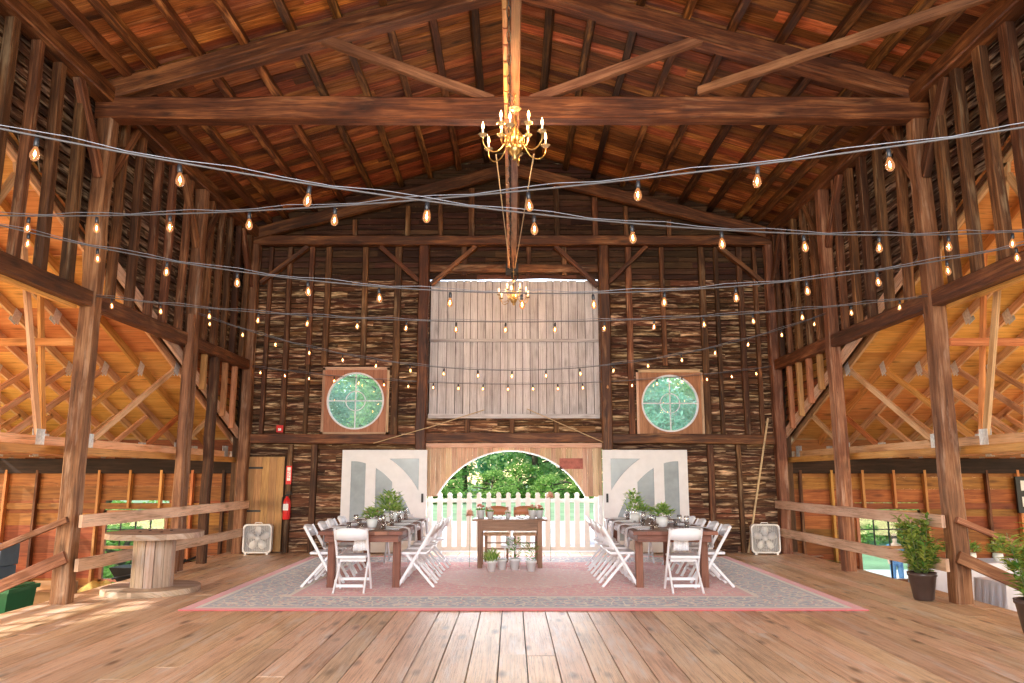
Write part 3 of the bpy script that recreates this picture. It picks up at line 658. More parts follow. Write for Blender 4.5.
# ---------------------------------------------------------------- wings
TR_X = [5.72 + .61 * i for i in range(9)]
for sx in (-1, 1):
    s = side[sx]
    ww = tag(empty('wall_' + s + '_wing'), kind='structure'); y0 = 15.85
    m = MB(); z = -.75
    while z < 2.18:
        h = random.uniform(.22, .30); z2 = min(z + h, 2.22)
        wx0, wx1, wz0, wz1 = 6.95, 8.25, -.60, .80
        spans = [(5.55, 10.95)] if z2 < wz0 or z > wz1 else [(5.55, wx0), (wx1, 10.95)]
        for a, b in spans: m.box(min(sx * a, sx * b), max(sx * a, sx * b), y0, y0 + .03, z, z2 - .001)
        z = z2
    m.build('wall_boards', 'wing_board', ww)
    for i in range(9):
        x = 5.85 + i * .63
        if 6.9 < x < 8.3:
            stick('stud', 'new_lumber', (sx * x, y0 - .06, .85), (sx * x, y0 - .06, 1.6), .05, .11, ww, up=(0, 1, 0)); continue
        stick('stud', 'new_lumber' if i % 3 else 'stud', (sx * x, y0 - .06, -.75), (sx * x, y0 - .06, 1.6), .05, .11, ww, up=(0, 1, 0))
    stick('header_dark_gap', 'dark_timber', (sx * 5.5, y0 - .05, 1.68), (sx * 10.9, y0 - .05, 1.68), .10, .30, ww)  # near-black and taller, standing in for the dark gap at this height
    stick('wall_rail', 'wing_board', (sx * 5.5, y0 - .02, .88), (sx * 10.9, y0 - .02, .88), .04, .12, ww)
    stick('ledger', 'new_lumber', (sx * 5.55, 15.5, 1.80), (sx * 5.55, 3.0, 1.80), .05, .10, ww)
    # gable end on the far side is the wall; outer wall: low boards below an open bay
    m = MB(); z = -.75
    while z < .0: m.box(sx * 10.93 - .015, sx * 10.93 + .015, 0, y0, z, z + .22); z += .23
    m.build('outer_boards', 'wing_board', ww)
    for yy in (3, 6, 9, 12, 15): stick('stud', 'new_lumber', (sx * 10.9, yy, -.75), (sx * 10.9, yy, 2.0), .12, .12, ww, up=(0, 1, 0))
    # window
    n = 3 if sx < 0 else 4
    wi = tag(empty(f'window_{n}', (sx * 7.6, y0 + .01, .1)), kind='structure'); fr = MB()
    for a in ((-.65, -.59), (.59, .65)): fr.box(a[0], a[1], -.04, .04, -.70, .70)
    fr.box(-.65, .65, -.04, .04, .64, .70); fr.box(-.65, .65, -.04, .04, -.70, -.64); fr.box(-.60, .60, -.03, .03, -.06, .0)
    fr.build('window_frame', 'frame_wood', wi)
    mu = MB()
    for a in (-.30, 0, .30): mu.box(a - .009, a + .009, -.02, .01, .0, .64)
    mu.box(-.6, .6, -.02, .01, .31, .33); mu.box(-.012, .012, -.02, .01, -.64, -.05); mu.build('muntin', 'black_metal', wi)
    MB().box(-.60, .60, -.002, .002, -.64, .64).build('pane', 'pane', wi)
    # roof boards of the wing
    wr = tag(empty('ceiling'), kind='structure'); yy = 6.5; m = MB()
    while yy < 16.3:
        m.beam((sx * 5.62, yy + .6, wing_h(yy + .6) + .075), (sx * 11.0, yy + .6, wing_h(yy + .6) + .075), 1.215 * 1.07, .015, up=(0, .39, 1), r=random.random()); yy += 1.22
    m.beam((sx * 5.62, 1.6, wing_h(1.6) + .075), (sx * 11.0, 1.6, wing_h(1.6) + .075), 9.8 * 1.07, .015, up=(0, -.39, 1))
    m.build('roof_boards', 'plywood', wr)
    proto = None
    for i, X in enumerate(TR_X):
        lab = (f'pale lumber truss with metal plates hanging along the open {s} side of the hall' if i == 0 else f'pale lumber truss in the {s} wing roof, behind the one at the hall edge')
        if proto is None:
            t = thing('wing_truss', lab, 'roof truss', (sx * X, 0, 0), group=f'lumber trusses of the {s} wing')
            def tb(nm, a, b, h=.09, w=.04):
                return MB().beam((0, a[0], a[1]), (0, b[0], b[1]), w, h, up=(0, 0, 1) if abs(b[1] - a[1]) < 2 * abs(b[0] - a[0]) else (0, 1, 0)).build(nm, 'new_lumber', t)
            tb('bottom_chord', (-3.0, 1.90), (16.0, 1.90), .14)
            tb('top_chord', (16.15, 2.12 - .06), (6.5, wing_h(6.5)), .14); tb('top_chord', (-3.0, wing_h(-3.0)), (6.5, wing_h(6.5)), .14)
            for a, b in (((10.4, 1.93), (12.9, wing_h(12.9) - .05)), ((10.4, 1.93), (9.9, wing_h(9.9) - .05)), ((9.3, 1.93), (8.35, wing_h(8.35) - .05)), ((8.35, 4.9), (6.5, 1.93)),
                         ((13.2, 1.93), (14.6, wing_h(14.6) - .05)), ((4.6, 4.9), (6.5, 1.93)), ((2.6, 1.93), (4.6, 4.9)), ((2.6, 1.93), (.2, wing_h(.2) - .05)), ((-.1, 1.93), (.2, 3.2))): tb('web', a, b)
            for a, dz in (((10.4, 1.93), 0), ((9.3, 1.93), 0), ((13.2, 1.93), 0), ((12.9, wing_h(12.9) - .03), 1), ((11.4, wing_h(11.4) - .02), 1), ((15.4, 1.95), 0)):
                pb = MB(); ang = -math.atan(.39) * dz
                for k in (-1, 1): pb.beam((k * .024, a[0] - .085 * math.cos(ang), a[1] - .085 * math.sin(ang)), (k * .024, a[0] + .085 * math.cos(ang), a[1] + .085 * math.sin(ang)), .004, .24)
                pb.build('gusset_plate', 'metal_plate', t)
            proto = t
        else:
            t = copy_tree(proto); t.location = (sx * X, 0, 0); t['label'] = lab
        if i == 1:
            for o_ in [q for q in sc.objects if q.parent == proto and q.name.split('.')[0] in ('bottom_chord', 'web', 'top_chord')]: o_.material_slots[0].link = 'OBJECT'; o_.material_slots[0].material = MAT['truss_lumber']
    for (yy, zz) in ((9.9, 3.22),):
        tag(stick('lateral_brace', 'new_lumber', (sx * 5.75, yy, zz), (sx * 10.6, yy, zz), .05, .10), f'long pale board crossing the {s} wing trusses ' + ('near the hall edge post' if yy < 10 else 'under their far roof slope'), 'brace')
    # big diagonal barge board following the wing roof line
    tag(stick('barge_board', 'rail_wood', (sx * 5.47, 15.4, 2.30), (sx * 5.47, 10.2, 2.30 + .39 * 5.2), .05, .17), f'sloping board along the roof line of the {s} wing behind the posts', 'board')

    # guard rails and stair rails
    tag(stick('guard_rail', 'rail_wood', (sx * (W - .18), 9.42, .95), (sx * (W - .16), BACK - .1, .93), .045, .15, jit=.003), f'upper horizontal guard board along the {s} deck edge', 'rail', 'guard boards at the deck edges')
    tag(stick('guard_rail', 'rail_wood', (sx * (W - .18), 9.42, .44), (sx * (W - .16), BACK - .1, .41), .045, .15, jit=.003), f'lower horizontal guard board along the {s} deck edge', 'rail', 'guard boards at the deck edges')
    tag(stick('stair_rail', 'post', (sx * (W - .1), 9.28, .98), (sx * (W + 2.6), 9.28, -.15), .06, .07, jit=.003), f'thin sloping handrail leading down the {s} stair', 'rail', 'stair rails')
    tag(stick('stair_rail', 'post', (sx * (W - .1), 9.32, .55), (sx * (W + 2.3), 9.32, -.55), .05, .14, jit=.003), f'wide lower board sloping down beside the {s} stair', 'rail', 'stair rails')
    st = thing('stair', f'short wooden stair going down from the deck into the {s} wing', 'stair', (sx * 5.7, 8.6, -.75), group='wing stairs')
    for k in range(3):
        a, b = sorted((sx * (.0 + k * .28), sx * (.28 + k * .28))); MB().box(a, b, -.6, .6, .54 - k * .19, .575 - k * .19).build('tread', 'rail_wood', st)
    for yy in (-.6, .6): MB().beam((sx * .0, yy, .48), (sx * .9, yy, .02), .05, .16).build('stringer', 'rail_wood', st)

# ---------------------------------------------------------------- hay track
ht = thing('hay_track', 'long wooden hay track with iron rail running overhead to the hay door', 'hay track', (0, 0, 5.70))
stick('track_beam', 'track_wood', (.035, -2.5, 5.72), (.035, BACK + .3, 5.72), .10, .14, ht, jit=.003)
m = MB(); 
for i in range(60):
    y = -2.4 + i * .30; m.beam((-.065, y, -.02), (-.065, y + .27, -.02 + random.uniform(-.01, .01)), .055, .07, jit=0, cham=.2)
m.build('iron_rail', 'frame_wood', ht)
m = MB()
for i in range(90):
    y = -2.4 + i * .20; pts = [(-.03 + .018 * math.cos(a) * (i % 2), y + .10 + .10 * math.sin(a), -.075 + .018 * math.cos(a) * ((i + 1) % 2)) for a in [2 * math.pi * k / 10 for k in range(11)]]
    m.tube(pts, .006, 5)
m.build('chain', 'black_metal', ht)
m = MB(); m.box(-.13, .13, BACK - .45, BACK - .1, -.12, .05); m.tube([(0, BACK - .3, -.1), (.0, BACK - .3, -.22), (.06, BACK - .3, -.30), (.12, BACK - .3, -.22), (.1, BACK - .3, -.1)], .018, 8); m.build('trolley', 'black_metal', ht)
for yy in (3.3, 9.5):
    m = MB(); m.tube([(.0, yy, .05), (.0, yy, .45)], .012, 6); m.build('hanger', 'black_metal', ht)
for x0 in (-.22, .30):
    m = MB(); m.tube([(x0 * .8, 7.95, 4.98), (x0 * .55, 10.5, 5.15), (x0 * .2, 15.0, 5.62)], .008, 6)
    tag(m.build('rope', 'rope', smooth=True), f'thin slack rope below the hay track, {"left" if x0 < 0 else "right"} of the chandelier', 'rope')

# ---------------------------------------------------------------- chandeliers
def chandelier(loc, s, chain_top, label, energy):
    t = thing('chandelier', label, 'chandelier', loc, group='brass chandeliers under the hay track')
    m = MB(); m.lathe([(.002, .30), (.02, .29), (.012, .25), (.03, .20), (.012, .16), (.05, .10), (.028, .05), (.022, 0), (.06, -.04), (.085, -.10), (.06, -.16), (.02, -.19), (.03, -.215), (.002, -.24)], 16); m.build('column', 'brass', t, True)
    m = MB(); m.lathe([(.002, .39), (.06, .38), (.075, .365), (.05, .35), (.01, .34), (.01, .30)], 14); m.build('canopy', 'crystal', t, True)
    m = MB(); zc = .36; k = 0
    while zc * s < chain_top - loc[2]:
        a0 = k % 2; m.tube([(.012 * math.cos(a) * (1 - a0), .012 * math.cos(a) * a0, zc + .022 + .022 * math.sin(a)) for a in [2 * math.pi * q / 10 for q in range(11)]], .0035, 5); zc += .036; k += 1
    m.build('chain', 'brass', t, True)
    proto = None
    def arm(rad, drop, cz, ang):
        nonlocal_ = None
        a = MB(); pts = [(.03, 0, cz - drop * .2), (rad * .25, 0, cz - drop * .1), (rad * .5, 0, cz - drop), (rad * .78, 0, cz - drop * 1.15), (rad * .98, 0, cz - drop * .6), (rad, 0, cz)]
        sm = []
        for i in range(len(pts) - 1):
            for q in range(4):
                u_ = q / 4; p0 = Vector(pts[max(i - 1, 0)]); p1 = Vector(pts[i]); p2 = Vector(pts[i + 1]); p3 = Vector(pts[min(i + 2, len(pts) - 1)])
                sm.append(.5 * ((2 * p1) + (-p0 + p2) * u_ + (2 * p0 - 5 * p1 + 4 * p2 - p3) * u_ * u_ + (-p0 + 3 * p1 - 3 * p2 + p3) * u_ ** 3))
        sm.append(Vector(pts[-1])); a.tube(sm, .0075, 7)
        M = Matrix.Rotation(ang, 4, 'Z'); ao = a.build('arm', 'brass', t, True, M=M)
        c = MB(); c.lathe([(.002, cz - .01), (.03, cz), (.05, cz + .018), (.052, cz + .024), (.025, cz + .010), (.002, cz + .008)], 12, (rad, 0, 0)); c.build('drip_pan', 'crystal', ao, True)
        c = MB(); c.lathe([(.011, cz + .01), (.011, cz + .085)], 8, (rad, 0, 0)); c.build('candle', 'candle', ao, True)
        c = MB(); c.lathe([(.007, cz + .085), (.016, cz + .105), (.014, cz + .13), (.006, cz + .155), (.001, cz + .17)], 8, (rad, 0, 0)); c.build('flame_bulb', 'flame_bulb', ao, True)
    for k in range(6): arm(.37, .13, -.02, R(10 + 60 * k + 12))
    for k in range(4): arm(.21, .10, .11, R(45 + 90 * k))
    m = MB()
    for k in range(10):
        a0 = k * .628; pts = [(.05 * math.cos(a0) + .055 * math.cos(a0) * math.sin(q), .05 * math.sin(a0) + .055 * math.sin(a0) * math.sin(q), -.02 + .10 * math.cos(q)) for q in [math.pi * j / 8 for j in range(9)]]; m.tube(pts, .005, 5)
    m.build('scroll', 'brass', t, True)
    t.scale = (s, s, s)
    for k in range(6): a = R(22 + 60 * k); lamp('chandelier_light', 'POINT', (.37 * math.cos(a), .37 * math.sin(a), .17), energy / 6, (1, .52, .20), .03, parent=t)
    return t
chandelier((.03, 7.85, 5.10), 1.0, 5.66, 'large lit brass candle chandelier hanging high over the middle of the hall', 120)
chandelier((.03, 14.2, 4.86), .80, 5.62, 'small lit brass chandelier in front of the white hay door', 36)

# ---------------------------------------------------------------- string lights
bm_g = MB(); bm_g.lathe([(.008, .0), (.012, -.012), (.022, -.035), (.029, -.058), (.027, -.078), (.016, -.094), (.002, -.10)], 12)
bm_s = MB(); bm_s.lathe([(.004, .028), (.013, .025), (.016, .0), (.016, -.022), (.012, -.030)], 10)
bm_f = MB(); bm_f.lathe([(.001, -.03), (.005, -.042), (.007, -.056), (.005, -.068), (.001, -.074)], 8)
BP = {}
def string_light(p0, p1, sag, label, spacing=.62, start=.2, wire2=True):
    p0 = Vector(p0); p1 = Vector(p1); L = (p1 - p0).length
    t = thing('string_light', label, 'string lights', p0, group='strings of bulbs crossing the hall')
    def pt(u): return p0.lerp(p1, u) - Vector((0, 0, sag * 4 * u * (1 - u))) - p0
    m = MB(); m.tube([pt(i / 40) for i in range(41)], .0062, 6); m.build('cable', 'cable', t, True)
    m = MB(); m.tube([pt(i / 40) + Vector((0, 0, .02 + .012 * math.sin(i * 1.9))) for i in range(41)], .0030, 5); m.build('support_wire', 'steel_wire', t, True)
    n = int((L - start) / spacing) + 1
    for i in range(n):
        u = (start + i * spacing) / L
        if u > .99: break
        p = pt(u) + Vector((0, 0, -.035)); T = Matrix.Translation(p) @ Matrix.Rotation(random.uniform(-.12, .12), 4, 'Y') @ Matrix.Scale(.88, 4)
        if not BP:
            so = bm_s.build('socket', 'socket', t, True); b = bm_g.build('bulb', 'bulb_glass', so, True, M=Matrix.Translation((0, 0, -.022))); f_ = bm_f.build('filament', 'filament', so, True, M=Matrix.Translation((0, 0, -.022)))
            BP['s'] = so.data; BP['b'] = b.data; BP['f'] = f_.data
        else:
            so = bpy.data.objects.new('socket', BP['s']); COL.objects.link(so); so.parent = t
            b = bpy.data.objects.new('bulb', BP['b']); COL.objects.link(b); b.parent = so; b.matrix_basis = Matrix.Translation((0, 0, -.022))
            f_ = bpy.data.objects.new('filament', BP['f']); COL.objects.link(f_); f_.parent = so; f_.matrix_basis = Matrix.Translation((0, 0, -.022))
        so.matrix_basis = T
STRINGS = [((-5.3, 2.9, 3.68), (5.28, 6.5, 3.69), .515, 'string of bulbs starting high at the near left, lowest right of centre', .708, .086),
           ((-5.28, 6.3, 3.73), (5.3, 3.0, 3.52), .342, 'string of bulbs rising to the near right across the first string', .693, .097),
           ((-5.25, 6.4, 3.86), (5.25, 6.4, 3.66), .72, 'sagging string of bulbs strung level in front of the thick nearest posts', .613, .43),
           ((-5.24, 9.4, 3.72), (5.24, 9.4, 3.72), .33, 'string of bulbs tied between the two thick nearest posts', .62, .2),
           ((-5.24, 12.5, 4.15), (5.24, 12.5, 4.15), .95, 'deeply sagging string of bulbs between the second posts', .56, .2),
           ((-5.28, 15.3, 3.66), (5.28, 15.3, 3.66), .36, 'farthest string of small bulbs running across the back wall', .50, .2)]
for a in STRINGS: string_light(*a)

# ---------------------------------------------------------------- rug
rg = MB(); rg.box(-3.87, 3.87, -2.87, 2.87, .002, .012)
tag(rg.build('rug', 'rug_wool', M=Matrix.Translation((.13, 11.83, 0))), 'large faded pink and blue patterned rug under the dining tables', 'rug')

# ---------------------------------------------------------------- white folding chairs
def make_chair():
    t = empty('folding_chair')
    for sx in (-1, 1):
        MB().beam((sx * .205, -.235, .80), (sx * .205, .24, .0), .026, .040, up=(0, 1, 0), cham=.25, seg=3).build('front_leg', 'chair_resin', t)
        MB().beam((sx * .178, .13, .425), (sx * .195, -.25, .0), .024, .036, up=(0, 1, 0), cham=.25, seg=3).build('rear_leg', 'chair_resin', t)
    rings = []
    for i in range(9):
        u = i / 8 * 2 - 1; x = u * .205; bow = -.03 * (1 - u * u); top = .79 + .025 * (1 - u * u); lo = .665 - .012 * (1 - u * u); y1 = -.235 + bow; y0 = -.17 + bow
        rings.append([(x, y0 + .010, lo), (x, y0 - .010, lo), (x, y1 - .010, top), (x, y1 + .010, top)])
    MB().loft(rings).build('backrest', 'chair_resin', t, True)
    m = MB(); prof = [(-.19, -.15), (.19, -.15), (.19, .19), (.16, .215), (-.16, .215), (-.19, .19)]
    m.loft([[(a * k, b * k, z) for a, b in prof] for k, z in ((.96, .425), (1, .435), (1, .452), (.96, .460))]); m.build('seat', 'chair_resin', t)
    MB().beam((-.20, .16, .135), (.20, .16, .135), .018, .036).build('stretcher', 'chair_resin', t)
    MB().beam((-.17, -.17, .09), (.17, -.17, .09), .018, .036).build('stretcher', 'chair_resin', t)
    MB().beam((-.17, -.02, .40), (.17, -.02, .40), .018, .05).build('seat_rail', 'chair_resin', t)
    return t
chair0 = make_chair(); used = [False]
def place_chair(x, y, rz, label, group):
    c = chair0 if not used[0] else copy_tree(chair0); used[0] = True
    c.location = (x, y, .012); c.rotation_euler = (0, 0, rz); tag(c, label, 'chair', group); return c

# tableware prototypes
def cp(proto, loc, rz=0, label=None, cat=None, group=None, first={}):
    if id(proto) in first: o = copy_tree(proto)
    else: o = proto; first[id(proto)] = 1
    o.location = loc; o.rotation_euler = (0, 0, rz); tag(o, label, cat, group); return o
m = MB(); m.lathe([(.001, .0), (.07, .0), (.10, .006), (.135, .016), (.132, .02), (.095, .011), (.001, .008)], 24, caps=False); PLATE = m.build('plate', 'plate_china', smooth=True)
m = MB(); m.lathe([(.032, 0), (.030, .003), (.004, .008), (.004, .075), (.018, .088), (.034, .115), (.037, .145), (.031, .185), (.029, .185), (.034, .145), (.030, .115), (.001, .088)], 14, caps=True); GLASS = m.build('wine_glass', 'clear_glass', smooth=True)
m = MB(); m.lathe([(.030, 0), (.036, .10), (.034, .10), (.029, .008), (.001, .006)], 14); TUMBLER = m.build('tumbler', 'clear_glass', smooth=True)
def napkin_mesh():
    m = MB(); rings = []; path = [(-.16, .026), (-.05, .028), (.06, .026), (.13, .016), (.162, .004), (.172, -.03), (.176, -.10), (.18, -.17), (.185, -.24)]
    for j, (a, z) in enumerate(path):
        row = []
        for i in range(9):
            u = i / 8 * 2 - 1; rip = .010 * math.sin(u * 7 + j * .3) * (1 if j > 3 else .25)
            row.append((a + rip, u * (.085 + .02 * max(0, j - 4) / 4), z + (.004 * math.sin(u * 6) if j <= 3 else 0)))
        rings.append(row)
    base = len(m.v)
    for row in rings: m.v += row
    for j in range(len(rings) - 1):
        for i in range(8):
            a = base + j * 9 + i; m.face((a, a + 1, a + 10, a + 9), tuple(((m.v[q][0] - m.v[q][2] if True else 0), m.v[q][1]) for q in (a, a + 1, a + 10, a + 9)), 0)
    o = m.build('napkin', 'napkin_cloth', smooth=True); sm = o.modifiers.new('thick', 'SOLIDIFY'); sm.thickness = .004; return o
NAP = napkin_mesh()
def fork_mesh(knife):
    m = MB()
    m.beam((0, -.10, .003), (0, .04, .004), .009, .003)
    if knife: m.beam((0, .04, .004), (0, .11, .003), .016, .002)
    else:
        m.beam((0, .04, .004), (0, .06, .004), .020, .003)
        for k in (-1, 0, 1): m.beam((k * .007, .06, .004), (k * .007, .10, .006), .003, .003)
    return m.build('knife' if knife else 'fork', 'flatware')
FORK, KNIFE = fork_mesh(0), fork_mesh(1)
def vase_flowers(loc, s, label, flower='flower_white', seed=0, vase='pot_white', cat='centrepiece', group=None, tall=.16):
    rnd = random.Random(seed); t = thing('flower_arrangement', label, cat, loc, group=group)
    m = MB(); m.lathe([(.045 * s, 0), (.06 * s, .01), (.075 * s, .07 * s), (.07 * s, .12 * s), (.062 * s, .12 * s), (.066 * s, .07 * s), (.001, .02)], 14); m.build('vase', vase, t, True)
    m = MB()
    for i in range(int(230 * s)):
        a = rnd.uniform(0, 6.28); e = rnd.uniform(.15, 1.5); q = rnd.uniform(.4, 1); p = Vector((math.cos(a) * math.cos(e) * .17 * q * s, math.sin(a) * math.cos(e) * .17 * q * s, .12 * s + math.sin(e) * tall * q * s))
        d = Vector((math.cos(a), math.sin(a), rnd.uniform(-.2, 1.0))); m.leaf(p, d, Vector((0, 0, 1)), rnd.uniform(.05, .09) * s, rnd.uniform(.022, .04) * s, rnd.random())
    m.build('foliage', 'leaf_bush', t)
    for i in range(5):
        a = rnd.uniform(0, 6.28); q = rnd.uniform(.03, .12) * s; f = MB(); c = Vector((math.cos(a) * q, math.sin(a) * q, .12 * s + rnd.uniform(.4, .9) * tall * s))
        for k in range(14):
            b = k * 2.4; e = .2 + k * .09; f.leaf(c, Vector((math.cos(b) * math.cos(e), math.sin(b) * math.cos(e), math.sin(e))), Vector((0, 0, 1)), .034 * s, .026 * s, rnd.random())
        f.build('blossom', flower, t)
    return t

def dining_table(cx, name, leglean, side_lab):
    y0, y1, hw, h = 10.38, 13.62, .56, .765
    t = thing('farm_table', f'long dark wooden farm table set for a meal on the {name} half of the rug', 'table', (cx, (y0 + y1) / 2, .012), group='farm tables on the rug')
    L2 = (y1 - y0) / 2
    m = MB(); 
    for k in range(6): a = -hw + k * hw / 3; m.box(a + .001, a + hw / 3 - .001, -L2, L2, h - .058, h - .012)
    m.build('table_top', 'table_wood', t)
    for sy in (-1, 1): MB().box(-hw + .07, hw - .07, sy * (L2 - .10) - .018, sy * (L2 - .10) + .018, h - .155, h - .06).build('apron', 'table_wood', t)
    for sx in (-1, 1): MB().box(sx * (hw - .09) - .018, sx * (hw - .09) + .018, -L2 + .1, L2 - .1, h - .155, h - .06).build('apron', 'table_wood', t)
    for sx in (-1, 1):
        for sy in (-1, 1): MB().beam((sx * (hw - .12), sy * (L2 - .34), 0), (sx * (hw - .12), sy * (L2 - .34), h - .06), .10, .10, up=(0, 1, 0), cham=.08).build('leg', 'table_wood', t)
    TZ = h + .0
    ordn = ['nearest', 'second', 'third', 'farthest']
    for sx in (-1, 1):
        sd_ = side[sx]
        for k in range(4):
            y = y0 + .50 + k * .74
            place_chair(cx + sx * (hw + (.03 if sx * cx > 0 else .12) + random.uniform(-.02, .04)), y + random.uniform(-.03, .03), R(90) if sx > 0 else R(-90),
                        f'white folding chair, {ordn[k]} on the {sd_} side of the {name} farm table', f'folding chairs at the {name} table')
            wh = f'at the {ordn[k]} place on the {sd_} side of the {name} table'
            cp(PLATE, (cx + sx * (hw - .20), y, TZ), 0, 'white dinner plate ' + wh, 'plate', f'plates on the {name} table')
            cp(NAP, (cx + sx * (hw - .16), y, TZ), 0 if sx > 0 else math.pi, 'grey napkin draped ' + wh, 'napkin', f'napkins on the {name} table')
            cp(GLASS, (cx + sx * (hw - .37), y + .13, TZ), 0, 'stemmed clear wine glass ' + wh, 'glass', f'wine glasses on the {name} table')
            cp(TUMBLER, (cx + sx * (hw - .32), y - .12 + .02, TZ), 0, 'clear water tumbler ' + wh, 'glass', f'tumblers on the {name} table')
            cp(FORK, (cx + sx * (hw - .20), y - .17, TZ), R(90) * -sx + R(180), 'silver fork ' + wh, 'fork', f'forks on the {name} table')
            cp(KNIFE, (cx + sx * (hw - .20), y + .17, TZ), R(90) * -sx + R(180), 'silver knife ' + wh, 'knife', f'knives on the {name} table')
    ex = cx + (.02 if cx < 0 else .06)
    place_chair(ex - (.10 if cx < 0 else -.02), y0 - .02, 0, f'white folding chair at the near end of the {name} farm table', f'folding chairs at the {name} table')
    place_chair(ex, y1 + .16, math.pi, f'white folding chair at the far end of the {name} farm table', f'folding chairs at the {name} table')
    for yy, rz, wd in ((y0 + .20, -R(90), 'near'), (y1 - .20, R(90), 'far')):
        wh = f'at the {wd} end of the {name} table'
        cp(PLATE, (ex, yy, TZ), 0, 'white dinner plate ' + wh, 'plate', f'plates on the {name} table')
        cp(NAP, (ex, yy + (-.04 if wd == 'near' else .04), TZ), rz, 'grey napkin draped ' + wh, 'napkin', f'napkins on the {name} table')
        cp(GLASS, (ex + .17, yy + (.16 if wd == 'near' else -.16), TZ), 0, 'stemmed clear wine glass ' + wh, 'glass', f'wine glasses on the {name} table')
    return TZ
TZ = dining_table(-2.0, 'left', 0, ''); dining_table(2.16, 'right', 0, '')
vase_flowers((-1.98, 11.1, TZ), 1.0, 'low bowl of pink flowers and greens nearest on the left table', 'flower_pink', 1, tall=.15)
vase_flowers((-1.86, 11.9, TZ), 1.35, 'taller leafy bouquet in the middle of the left table', 'flower_white', 2, tall=.24)
vase_flowers((-1.93, 12.9, TZ), 1.0, 'small greenery vase at the far part of the left table', 'flower_white', 3)
vase_flowers((2.16, 11.3, TZ), 1.15, 'bushy bowl of bright greens nearest on the right table', 'flower_white', 4, tall=.15)
vase_flowers((1.93, 12.3, TZ), 1.1, 'tall leafy sprig vase left of the bushy bowl on the right table', 'flower_white', 5, tall=.34)
vase_flowers((2.2, 13.1, TZ), .9, 'small white flower vase at the far part of the right table', 'flower_white', 6)
def votive(x, y, lab):
    t = thing('votive_candle', lab, 'candle', (x, y, TZ), group='votive candles on the farm tables')
    m = MB(); m.lathe([(.03, 0), (.038, .07), (.035, .07), (.028, .006), (.001, .005)], 12); m.build('holder', 'clear_glass', t, True)
    m = MB(); m.lathe([(.025, .008), (.025, .035)], 10); m.build('wax', 'candle', t, True)
for x, y, l in ((-2.08, 10.82, 'near end of the left table'), (-1.80, 11.45, 'left table between the first two bouquets'), (-1.93, 13.3, 'far end of the left table'), (2.0, 10.9, 'near end of the right table'), (2.3, 11.8, 'middle of the right table'), (2.05, 12.75, 'right table before the farthest vase')):
    votive(x, y, 'glass votive candle on the ' + l)

# ---------------------------------------------------------------- sweetheart table, chairs, pots
t = thing('console_table', 'small brown wooden table for two in front of the picket fence', 'table', (-.035, 13.15, .012))
MB().box(-.61, .61, -.36, .36, .745, .775).build('table_top', 'desk_wood', t)
for sy in (-1, 1): MB().box(-.50, .50, sy * .30 - .012, sy * .30 + .012, .59, .745).build('apron', 'desk_wood', t)
for sx in (-1, 1): MB().box(sx * .50 - .012, sx * .50 + .012, -.28, .28, .59, .745).build('apron', 'desk_wood', t)
for sx in (-1, 1):
    for sy in (-1, 1): MB().beam((sx * .49, sy * .28, 0), (sx * .49, sy * .28, .745), .075, .075, up=(0, 1, 0), cham=.05).build('leg', 'desk_wood', t)
def wood_chair(x, lab):
    t = thing('dining_chair', lab, 'chair', (x, 13.95, .012), math.pi, 'brown chairs at the small table')
    m = MB(); m.loft([[(a * k, b * k, z) for a, b in ((-.21, -.2), (.21, -.2), (.23, .2), (-.23, .2))] for k, z in ((.95, .44), (1, .455), (1, .485), (.93, .50))]); m.build('seat', 'cushion', t)
    for sx in (-1, 1):
        MB().beam((sx * .19, .17, 0), (sx * .19, .17, .44), .035, .035, up=(0, 1, 0)).build('leg', 'desk_wood', t)
        MB().beam((sx * .19, -.18, 0), (sx * .19, -.24, .92), .035, .035, up=(0, 1, 0)).build('leg', 'desk_wood', t)
    rings = []
    for i in range(9):
        u = i / 8 * 2 - 1; rings.append([(u * .21, -.22 + .02, .78), (u * .21, -.24 + .02, .78), (u * .21, -.25, .90 + .04 * (1 - u * u)), (u * .21, -.23, .90 + .04 * (1 - u * u))])
    MB().loft(rings).build('backrest', 'leather', t, True)
    for zz in (.22, .32): MB().beam((-.19, .17, zz), (.19, .17, zz), .018, .022).build('stretcher', 'desk_wood', t)
    for k in (-.1, 0, .1): MB().beam((k, -.2, .5), (k, -.22, .80), .02, .015).build('spindle', 'desk_wood', t)
wood_chair(-.27, 'brown wooden chair with red-brown top rail, left one behind the small table')
wood_chair(.24, 'brown wooden chair with red-brown top rail, right one behind the small table')
T2 = .787
def bucket(x, y, z, s, lab, flower, seed):
    rnd = random.Random(seed); t = thing('flower_bucket', lab, 'flower pot', (x, y, z), group='flower tins on the small table')
    m = MB(); m.lathe([(.05 * s, 0), (.068 * s, .13 * s), (.074 * s, .135 * s), (.070 * s, .14 * s), (.062 * s, .13 * s), (.001, .1 * s)], 16); m.build('bucket', 'metal_plate' if 0 else 'pot_white', t, True)
    for i in range(9):
        a = rnd.uniform(0, 6.28); q = rnd.uniform(.0, .07) * s; f = MB(); c = Vector((math.cos(a) * q, math.sin(a) * q, .15 * s + rnd.uniform(0, .06) * s))
        for k in range(14): b = k * 2.4; e = .1 + k * .1; f.leaf(c, Vector((math.cos(b) * math.cos(e), math.sin(b) * math.cos(e), math.sin(e))), Vector((0, 0, 1)), .034 * s, .028 * s, rnd.random())
        f.build('blossom', flower, t)
    m = MB()
    for i in range(50): a = rnd.uniform(0, 6.28); m.leaf(Vector((math.cos(a) * .05 * s, math.sin(a) * .05 * s, .13 * s)), Vector((math.cos(a), math.sin(a), rnd.uniform(0, 1.5))), Vector((0, 0, 1)), .06 * s, .02 * s, rnd.random())
    m.build('foliage', 'leaf_dark', t)
